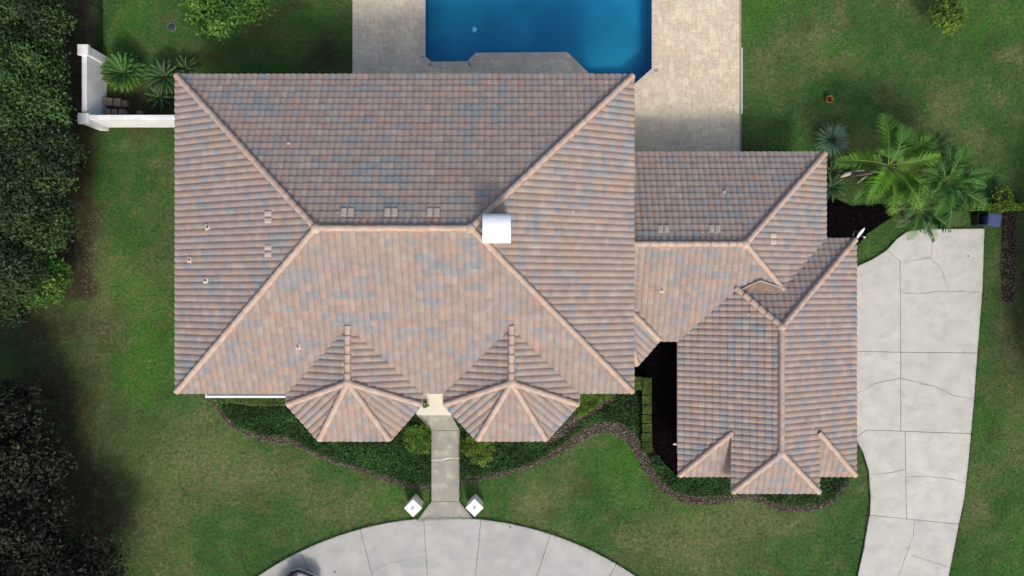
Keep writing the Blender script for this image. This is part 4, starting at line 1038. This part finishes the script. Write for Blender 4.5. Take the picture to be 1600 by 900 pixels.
# white gutter under the main eave left of the left turret
gA = G(322, 618, ZM - .1); gB = G(449, 618, ZM - .1)
b = MB(); L = gB[0] - gA[0]; cxg = (gA[0] + gB[0]) / 2; gy = gA[1]
b.box((cxg, gy - .05, ZM - .08), (L, .09, .13)); b.box((gA[0] + .02, gy + .10, ZM - .06), (.04, .16, .13)); b.box((cxg, gy + .10, ZM - .16), (L, .26, .02)); b.build('gutter', M['cream'], house)
# wall lamp on the garage side
z = 2.35; lx, ly = G(1055, 694, z); b = MB(); b.tube([(lx + .12, ly, z), (lx - .02, ly, z), (lx - .12, ly, z)], [.05, .055, .015], 10); b.box((lx + .45, ly, z - .02), (.75, .05, .05)); b.build('wall_lamp', M['bulb'], house)

# ------------------------------------------------------------------ satellite dish
def dish():
    z = 3.0; x, y = G(1343, 363, z); t = empty('satellite_dish', (x, y - .2, 2.4), 'white satellite dish on a mast at the back corner of the garage roof', 'satellite dish')
    axis = Vector((.66, -.58, .48)).normalized(); u = axis.cross(Vector((0, 0, 1))).normalized(); v = u.cross(axis); c = Vector((x, y, z)); b = MB(); vs = []; n = 20; rings = 5
    for r in range(rings):
        rr = .30 * (r + .001) / (rings - 1); dep = .08 * (rr / .3) ** 2
        vs += [c + u * math.cos(2 * math.pi * k / n) * rr + v * math.sin(2 * math.pi * k / n) * rr * 1.05 + axis * dep for k in range(n)]
    m0 = len(vs); vs += [p - axis * .018 for p in vs]
    fs = [(r * n + k, r * n + (k + 1) % n, (r + 1) * n + (k + 1) % n, (r + 1) * n + k) for r in range(rings - 1) for k in range(n)]
    fs += [tuple(i + m0 for i in f[::-1]) for f in fs] + [((rings - 1) * n + k, (rings - 1) * n + (k + 1) % n, m0 + (rings - 1) * n + (k + 1) % n, m0 + (rings - 1) * n + k) for k in range(n)]
    b.add(vs, fs, 0, True); b.build('reflector', M['cap_white'], t)
    lnb = c + axis * .34 - v * .22; b = MB(); b.tube([c - v * .28, lnb], .014, 6); b.build('feed_arm', M['lidrim'], t)
    b = MB(); b.tube([lnb, lnb - axis * .10], [.03, .035], 8); b.build('feed_horn', M['bulb'], t)
    b = MB(); b.tube([c - axis * .03, c - axis * .12 - Vector((0, 0, .3)), Vector((x - .1, y - .25, 2.45))], .022, 8); b.build('mast', M['lidrim'], t)
dish()

# ------------------------------------------------------------------ white garden wall
def garden_wall():
    t = empty('garden_wall', (-22.0, 8.7, 0), 'white L-shaped garden wall with two square pillars west of the house', 'wall')
    h = 1.75; hp = 1.9
    xw = G(131.5, 0, h)[0]; yn = G(0, 77, hp)[1]; ysx = G(0, 184.5, hp)[1]; xe = PM(mx0, 0)[0] + .6; wy = G(0, 183, h)[1]
    b = MB(); b.bbox((xw, (yn + ysx) / 2, -.05), (.25, yn - ysx, h + .05), .012); b.build('wall_panel', M['white_wall'], t)
    b = MB(); b.bbox(((xw + xe) / 2, wy, -.05), (xe - xw, .24, h + .05), .012); b.build('wall_panel', M['white_wall'], t)
    for px, py in ((128.5, 77), (129, 184.5)):
        x, y = G(px, py, hp); b = MB(); b.bbox((x, y, -.05), (.44, .44, hp - .12), .01); pl = b.build('pillar', M['white_wall'], t)
        b = MB(); b.bbox((x, y, hp - .2), (.54, .54, .2), .02); b.build('cap', M['white'], pl)
garden_wall()
def fence():
    x = G(161, 0)[0]; y0 = G(0, 72, 1.4)[1]; y1 = 18.5
    t = empty('picket_fence', (x, y0, 0), 'black metal picket fence running north from the white wall pillar', 'fence')
    for z in (.15, 1.35): b = MB(); b.box((x, (y0 + y1) / 2, z), (.035, y1 - y0, .035)); b.build('rail', M['black_metal'], t)
    b = MB(); b.box((0, 0, .72), (.018, .018, 1.4)); b.add([(-.009, -.009, 1.42), (.009, -.009, 1.42), (.009, .009, 1.42), (-.009, .009, 1.42), (0, 0, 1.47)], [(0, 1, 4), (1, 2, 4), (2, 3, 4), (3, 0, 4)])
    pk = b.build('picket', M['black_metal'], t); me = pk.data; pk.location = (x, y0 + .11, 0)
    n = int((y1 - y0) / .115)
    for i in range(1, n): o = bpy.data.objects.new('picket', me); link(o, t); o.location = (x, y0 + .11 + i * .115, 0)
    for y in (y0 + 2.4, y0 + 4.8): b = MB(); b.bbox((x, y, 0), (.06, .06, 1.55), .01); b.build('post', M['black_metal'], t)
fence()
# stacked concrete edging blocks
BL = [((168.5, 158.5), 'ribbed edging block at the back left of the pile inside the white wall corner', .52, 13, 12), ((182.5, 159.5), 'ribbed edging block second from the wall in the back row of the pile', .50, 11, 12), ((193, 161), 'dark low block at the right end of the back row of the pile', .30, 9, 10),
      ((166.5, 174), 'ribbed edging block at the front left of the pile against the white wall', .52, 12, 9), ((178.5, 174.5), 'small edging block in the middle of the front row of the pile', .44, 8, 9), ((189.5, 174), 'ribbed edging block at the right end of the front row of the pile', .46, 9, 8), ((216.5, 175.5), 'single edging block lying apart near the wall under the cycad', .3, 7, 6)]
for (px, py), lb, h, w_, d_ in BL:
    x, y = G(px, py, h); t = empty('concrete_block', (x, y, 0), lb, 'concrete block', 'edging blocks piled inside the wall corner'); k = 3 if w_ > 8 else 2; W2 = w_ * .034
    for i in range(k):
        b = MB(); b.bbox((x + (i - (k - 1) / 2) * W2 / k, y, 0), (W2 / k - .012, d_ * .034, h + random.uniform(-.02, .02)), .015); b.build('block_rib', M['block'], t)

# ------------------------------------------------------------------ landscape pillars by the walkway
for (px, py), lb in (((645.3, 794), 'white square pillar with a small grey emblem on top, left of the walkway foot'), ((741.5, 793.5), 'white square pillar with a small grey emblem on top, right of the walkway foot')):
    h = 1.05; x, y = G(px, py, h); t = empty('entry_pillar', (x, y, 0), lb, 'pillar', 'white pillars at the foot of the walkway')
    b = MB(); b.bbox((x, y, -.05), (.62, .62, h), .01, math.radians(45)); b.build('pillar_shaft', M['white_wall'], t)
    b = MB(); b.bbox((x, y, h - .06), (.67, .67, .06), .008, math.radians(45)); b.build('pillar_top', M['white'], t)
    b = MB(); s = .03
    b.tube([(x - .03, y - .10, h + .006), (x - .07, y - .05, h + .008), (x - .02, y + .02, h + .008), (x + .05, y + .05, h + .008), (x + .02, y + .10, h + .006)], [.012, .026, .034, .022, .008], 6)
    b.tube([(x + .0, y - .06, h + .006), (x + .03, y - .02, h + .008), (x + .01, y + .03, h + .006)], [.012, .03, .015], 6)
    b.tube([(x - .12, y + .05, h + .004), (x - .09, y + .12, h + .005), (x - .02, y + .16, h + .004)], [.004, .008, .004], 5)
    b.build('emblem', M['emblem'], t)

# ------------------------------------------------------------------ palms, cycads, yucca
def frond_mesh(name, L, arch, leaflets, ll, lw, m, droop=.35, twist=0.0, mr=None, vee=.5, base=.12):
    b = MB(); pts = []; N = 14
    for i in range(N + 1):
        s = i / N; pts.append(Vector((L * (s - .12 * s * s), 0, arch * L * (s * 1.1 - 1.25 * s * s))))
    b.tube(pts, [.018 * (1 - .8 * i / N) + .004 for i in range(N + 1)], 4, 1)
    rg = random.Random(hash(name) % 1000 + leaflets)
    for k in range(leaflets):
        s = base + (1 - base) * (k + .5) / leaflets; f = s * N; i = min(int(f), N - 1); p = pts[i].lerp(pts[i + 1], f - i); t = (pts[i + 1] - pts[i]).normalized()
        prof_ = math.sin(math.pi * min(1, .18 + s * .85)) ** .6
        for sd_ in (-1, 1):
            l = ll * prof_ * rg.uniform(.8, 1.1); fw = .35 + .5 * s
            d = (t * fw + Vector((0, sd_, 0)) * (1.05 - .35 * s) + Vector((0, 0, vee * rg.uniform(.5, 1.2) - .1))).normalized()
            mid = p + d * l * .5; tip = p + d * l + Vector((0, 0, -droop * l)); w = t * lw
            b.add([p - w * .4, p + w * .4, mid + w * .5, tip, mid - w * .5], [(0, 1, 2, 3, 4)] if sd_ > 0 else [(4, 3, 2, 1, 0)], 0)
    o = b.build(name, [m, mr or M['rachis']]); me = o.data; COL.objects.unlink(o); return me
def palm(name, base, top, fronds, meshes, label, cat='palm', group=None, tr=.11, elev=(.1, .9), scale=(.8, 1.1), start=0.0, azs=None):
    t = empty(name, (*base, 0), label, cat, group); B = Vector((*base, 0)); T = Vector(top)
    b = MB(); mid = B.lerp(T, .5) + Vector((.1, -.12, 0)); b.tube([B - Vector((0, 0, .1)), mid, T], [tr * 1.3, tr, tr * .85], 10); b.build('trunk', M['trunk'], t)
    rg = random.Random(len(label)); n = fronds
    for k in range(n):
        az = (azs[k % len(azs)] if azs else start + 2 * math.pi * k * .382) + rg.uniform(-.12, .12); el = elev[0] + (elev[1] - elev[0]) * (k / n) + rg.uniform(-.08, .08)
        o = bpy.data.objects.new('frond', meshes[k % len(meshes)]); link(o, t); o.location = T; sc = rg.uniform(*scale) * (1 - .25 * k / n)
        o.rotation_euler = (rg.uniform(-.35, .35), -el, az); o.scale = (sc, sc, sc)
    return t
FR = frond_mesh('frond_a', 3.0, .35, 38, .85, .036, M['frond_bright']); FR2 = frond_mesh('frond_b', 2.8, .5, 36, .8, .036, M['frond_cool']); FR3 = frond_mesh('frond_c', 2.5, .3, 32, .65, .034, M['frond_pale']); FR4 = frond_mesh('frond_d', 2.7, .4, 32, .75, .034, M['frond_dark'])
r_ = math.radians
zt = 3.4
xa, ya = G(1388, 258, zt); palm('feather_palm', (xa - .2, ya + .1), (xa, ya, zt), 12, [FR, FR, FR, FR2], 'bright green feather palm beside the middle wing roof, leftmost of the palms', group='feather palms at the back corner of the driveway', scale=(.95, 1.15), elev=(.0, .45),
     azs=[r_(98), r_(176), r_(32), r_(-138), r_(-60), r_(-88), r_(-35), r_(60), r_(-118), r_(8), r_(-128), r_(84)])
xb, yb = G(1478, 285, 3.6); bb = G(1395, 330); palm('feather_palm', bb, (xb, yb, 3.5), 16, [FR2, FR2, FR4, FR2], 'cool green feather palm with a leaning trunk above the top of the driveway', group='feather palms at the back corner of the driveway', scale=(.7, .98), elev=(.0, .75))
xc, yc = G(1437, 328, 2.6); palm('feather_palm', G(1415, 345), (xc, yc, 2.5), 10, [FR3, FR2, FR4], 'lower palm whose pale fronds hang over the driveway top corner', group='feather palms at the back corner of the driveway', scale=(.6, .85), elev=(.0, .4), azs=[r_(-65), r_(-110), r_(-30), r_(-140), r_(150), r_(10), r_(-85), r_(70), r_(-50), r_(110)])
xd, yd = G(1452, 235, 2.2); palm('feather_palm', (xd, yd), (xd, yd, 2.0), 9, [FR4, FR4, FR2], 'dark short palm behind the two taller palms on the lawn', group='feather palms at the back corner of the driveway', scale=(.5, .75), elev=(.05, .6))
CY = frond_mesh('cycad_a', 1.32, .25, 34, .28, .034, M['cycad'], droop=.1, vee=.35, base=.04); CYN = frond_mesh('cycad_b', 1.2, .2, 34, .22, .036, M['cycad_new'], droop=.1, vee=.35, base=.04); CYD = frond_mesh('cycad_c', 1.25, .3, 30, .24, .034, M['cycad_low'], droop=.1, vee=.3, base=.06)
def cycad(px, py, n, label, meshes, z=.8, sc=1.0, elev=(.05, 1.0), sub=None):
    x, y = G(px, py, z); t = empty('cycad', (x, y, 0), label, 'cycad', 'cycads planted round the house')
    b = MB(); b.tube([(x, y, -.05), (x, y, z * .5), (x, y, z * .8)], [.2, .19, .13], 10); b.build('trunk', M['bark'], t); rg = random.Random(int(px))
    for k in range(n):
        az = 2 * math.pi * k * .3819; el = elev[0] + (elev[1] - elev[0]) * k / n; me = meshes[0] if len(meshes) < 2 or math.sin(az) > -.35 or k > n * .6 else meshes[1]
        o = bpy.data.objects.new('frond', me); link(o, t); o.location = (x, y, z * .75); s = sc * rg.uniform(.9, 1.08); o.scale = (s, s, s); o.rotation_euler = (rg.uniform(-.15, .15), -el, az + rg.uniform(-.08, .08))
cycad(193, 114, 76, 'big round cycad with bright lower fronds beside the white wall', [CY, CYN], .9, 1.0)
cycad(258, 120, 46, 'darker cycad between the big cycad and the main roof corner', [CYD], .8, .95)
cycad(250, 152, 20, 'low dark cycad behind the white wall near the roof eave', [CYD], .4, .75)
cycad(290, 108, 16, 'small cycad half hidden by the top left corner of the main roof', [CYD], .5, .75)
cycad(1299, 292, 18, 'small dark cycad close to the east eave of the middle wing', [CYD], .4, .75)
cycad(1300, 268, 14, 'smallest dark cycad above its neighbour along the middle wing eave', [CYD], .35, .6)
def yucca():
    x, y = G(1302, 218, .7); t = empty('yucca', (x, y, 0), 'round blue green spiky yucca near the middle wing roof corner', 'yucca'); rg = random.Random(2)
    b = MB(); b.tube([(x, y, 0), (x, y, .35)], [.12, .1], 8); b.build('trunk', M['bark'], t)
    f = MB(); f.add([(0, -.016, 0), (0, .012, 0), (.5, .028, .06), (1.0, 0, .0), (.5, -.028, .06), (.5, 0, .045)], [(0, 1, 2, 5), (0, 5, 4), (5, 2, 3), (5, 3, 4)]); o = f.build('blade', M['yucca']); me = o.data; COL.objects.unlink(o)
    for k in range(170):
        o = bpy.data.objects.new('blade', me); link(o, t); o.location = (x, y, .4); s = rg.uniform(.85, 1.12); o.scale = (s, s * 1.2, s); o.rotation_euler = (0, -(1.5 * (1 - (rg.random()) ** .6) + .02), rg.uniform(0, 6.283))
yucca()
# fallen palm boots
for pts, lb, w_ in ((((1314, 276), (1322, 272), (1335, 269), (1350, 266)), 'long pale dried palm frond base lying beside the leftmost palm', .13), (((1342, 286), (1348, 280), (1356, 274)), 'short thin dried palm frond base below the long pale one', .05)):
    P = [Vector((*G(px, py, .3), .12 + .07 * i)) for i, (px, py) in enumerate(pts)]; b = MB(); b.tube(P, [w_ * .35, w_, w_ * .7, w_ * .3][:len(P)], 7); o = b.build('dried_palm_boot', M['boot'])
    for v in o.data.vertices: pass
    tag(o, lb, 'palm frond', 'dried palm frond bases under the palms')

# ------------------------------------------------------------------ small things on the lawns
x, y = G(268, 42, .05); t = empty('drain_cover', (x, y, 0), 'round black plastic lid set in the back lawn near the leafy tree', 'drain cover')
b = MB(); b.lathe((x, y, 0), [(.24, -.02), (.24, .045), (.215, .05), (.205, .03)], 28); b.build('ring', M['lidrim'], t)
b = MB(); b.lathe((x, y, 0), [(.205, -.02), (.205, .035), (.19, .045), (.03, .05), (.001, .05)], 28); b.build('lid', M['lid'], t); b = MB(); b.box((x + .03, y - .08, .056), (.09, .02, .012), .5); b.build('handle', M['lidrim'], t)
x, y = G(1297, 154.5, .35); t = empty('plant_pot', (x, y, 0), 'terracotta pot with a small green sprout standing on the right lawn', 'plant pot')
b = MB(); b.lathe((x, y, 0), [(.10, 0), (.15, .22), (.195, .30), (.20, .34), (.165, .34), (.15, .25)], 20); b.build('pot', M['terracotta'], t)
b = MB(); b.lathe((x, y, .25), [(.155, 0), (.001, .02)], 20); b.build('potting_soil', M['soil'], t)
rg2 = np.random.default_rng(4); P = np.array([x + .10, y - .05, .38]) + rg2.normal(size=(26, 3)) * np.array([.07, .09, .05]); N = rg2.normal(size=(26, 3)) * .5; N[:, 2] += 1; N /= np.linalg.norm(N, axis=1)[:, None]
obj_me('sprout', leaves(P, N, .035, LEAF['lime'], 'sprout'), t)
# blue recycling bin with dark open side box
x, y = G(1554, 343, .9); t = empty('recycling_bin', (x, y, 0), 'blue lidded bin tucked below the clipped hedge at the right', 'bin')
b = MB(); vs = []
for z, s in ((0, .24), (.85, .30)): vs += [(x + sx * s, y + sy * s * .95, z) for sx, sy in ((-1, -1), (1, -1), (1, 1), (-1, 1))]
b.add(vs, [(0, 1, 5, 4), (1, 2, 6, 5), (2, 3, 7, 6), (3, 0, 4, 7), (3, 2, 1, 0)]); b.build('bin_body', M['bin'], t)
b = MB(); b.bbox((x, y, .85), (.68, .62, .07), .025, -.12); b.build('lid', M['bin'], t)
b = MB(); b.box((x - .02, y - .36, .86), (.5, .05, .05), -.12); b.build('handle', M['bin'], t)
for s in (-1, 1): b = MB(); b.tube([(x + s * .27 - .03, y + .28, .1), (x + s * .27 + .03, y + .28, .1)], .1, 12); b.build('wheel', M['tyre'], t)
x, y = G(1536, 342, .5); t = empty('storage_box', (x, y, 0), 'black open box standing left of the blue bin', 'box')
b = MB(); w_, d_, h_ = .55, .6, .55
for c, s in (((x - w_ / 2, y, h_ / 2), (.03, d_, h_)), ((x + w_ / 2, y, h_ / 2), (.03, d_, h_)), ((x, y - d_ / 2, h_ / 2), (w_, .03, h_)), ((x, y + d_ / 2, h_ / 2), (w_, .03, h_)), ((x, y, .02), (w_, d_, .04))): b.box(c, s)
b.build('box_shell', M['trim'], t)
# debris on the concrete
for i, (px, py, lb) in enumerate(((1513, 400, 'tiny dark leaf on the upper right driveway slab'), (797, 824, 'tiny dark leaf on the circular drive right of the walkway'), (523, 894, 'tiny dark leaf on the circular drive beside the parked car'))):
    x, y = G(px, py, .1); b = MB(); b.add([(-.05, -.02, .0), (0, -.045, .012), (.06, 0, .0), (0, .04, .015)], [(0, 1, 2, 3)]); o = b.build('fallen_leaf', M['bark']); o.location = (x, y, .095); o.rotation_euler = (0, 0, i * 1.3); tag(o, lb, 'leaf', 'single leaves fallen on the concrete')

# ------------------------------------------------------------------ car, only its nose is in the photo
def car():
    hx, hy = G(480, 896, .55); ang = r_(-22); t = empty('parked_car', (hx, hy - 2.1, 0), 'white car with dark trim on the circular drive, only its nose in view', 'car')
    R = Matrix.Rotation(ang, 4, 'Z'); T0 = Matrix.Translation((hx, hy, .072))
    def place(o): o.matrix_basis = T0 @ R; return o
    # plan outline half widths at distance back from the nose, and heights
    st = [(0.0, .30, .45, .55), (.06, .52, .40, .66), (.22, .72, .30, .74), (.55, .84, .22, .82), (1.1, .88, .2, .92), (1.35, .88, .2, .97), (2.6, .88, .2, 1.0), (3.7, .86, .22, .98), (4.1, .78, .3, .9), (4.2, .6, .4, .8)]
    b = MB(); vs = []; n = 10
    for d, w, z0, z1 in st:
        for k in range(n):
            a_ = 2 * math.pi * k / n; cx_ = abs(math.cos(a_)) ** .5 * (1 if math.cos(a_) >= 0 else -1); sz = abs(math.sin(a_)) ** .6 * (1 if math.sin(a_) >= 0 else -1)
            vs.append((cx_ * w, -d, (z0 + z1) / 2 + sz * (z1 - z0) / 2))
    fs = [(i * n + k, i * n + (k + 1) % n, (i + 1) * n + (k + 1) % n, (i + 1) * n + k) for i in range(len(st) - 1) for k in range(n)] + [list(range(n))[::-1], [(len(st) - 1) * n + k for k in range(n)]]
    b.add(vs, fs, 0, True); place(b.build('body', M['carpaint'], t))
    b = MB(); cab = [(1.15, .74, .93), (1.9, .62, 1.42), (3.0, .60, 1.44), (3.75, .68, .97)]; vs = []
    for d, w, z in cab: vs += [(-w, -d, z), (w, -d, z)]
    vs += [(-.80, -1.1, .9), (.80, -1.1, .9), (-.80, -3.8, .9), (.80, -3.8, .9)]
    b.add(vs, [(0, 1, 3, 2), (4, 5, 7, 6), (0, 2, 4, 6, 10, 8), (1, 9, 11, 7, 5, 3)]); place(b.build('windscreen', M['carglass'], t))
    b = MB(); b.add([(-.62, -1.9, 1.435), (.62, -1.9, 1.435), (.6, -3.0, 1.455), (-.6, -3.0, 1.455)], [(3, 2, 1, 0)]); place(b.build('roof_panel', M['carpaint'], t))
    # dark bumper band wrapping the nose, grille, headlights, emblem bar
    b = MB(); b.tube([(-.84, -.62, .60), (-.76, -.24, .60), (-.54, -.03, .60), (-.30, .03, .60), (.30, .03, .60), (.54, -.03, .60), (.76, -.24, .60), (.84, -.62, .60)], [.07, .085, .075, .065, .065, .075, .085, .07], 8); bp_ = place(b.build('bumper', M['trim'], t))
    b = MB(); b.tube([(-.86, -.60, .44), (-.78, -.20, .44), (-.54, .03, .44), (.54, .03, .44), (.78, -.20, .44), (.86, -.60, .44)], .05, 8); place(b.build('bumper_lip', M['carpaint'], t))
    for s in (-1, 1):
        b = MB(); b.tube([(s * .42, -.14, .74), (s * .62, -.26, .76), (s * .76, -.48, .80)], [.05, .085, .04], 8); place(b.build('headlight', M['lamp'] if s > 0 else M['redtrim'], t))
        for yy in (-.9, -3.3): b = MB(); b.tube([(s * .78, yy, .25), (s * .96, yy, .25)], .32, 20); place(b.build('wheel', M['tyre'], t))
    b = MB(); b.tube([(-.16, -.20, .755), (-.05, -.27, .775), (.05, -.27, .775), (.16, -.17, .75)], [.02, .03, .03, .018], 6); place(b.build('hood_emblem', M['trim'], t))
car()
print('objects', len(bpy.data.objects), 'tris', sum(len(o.data.polygons) for o in bpy.data.objects if o.type == 'MESH'))
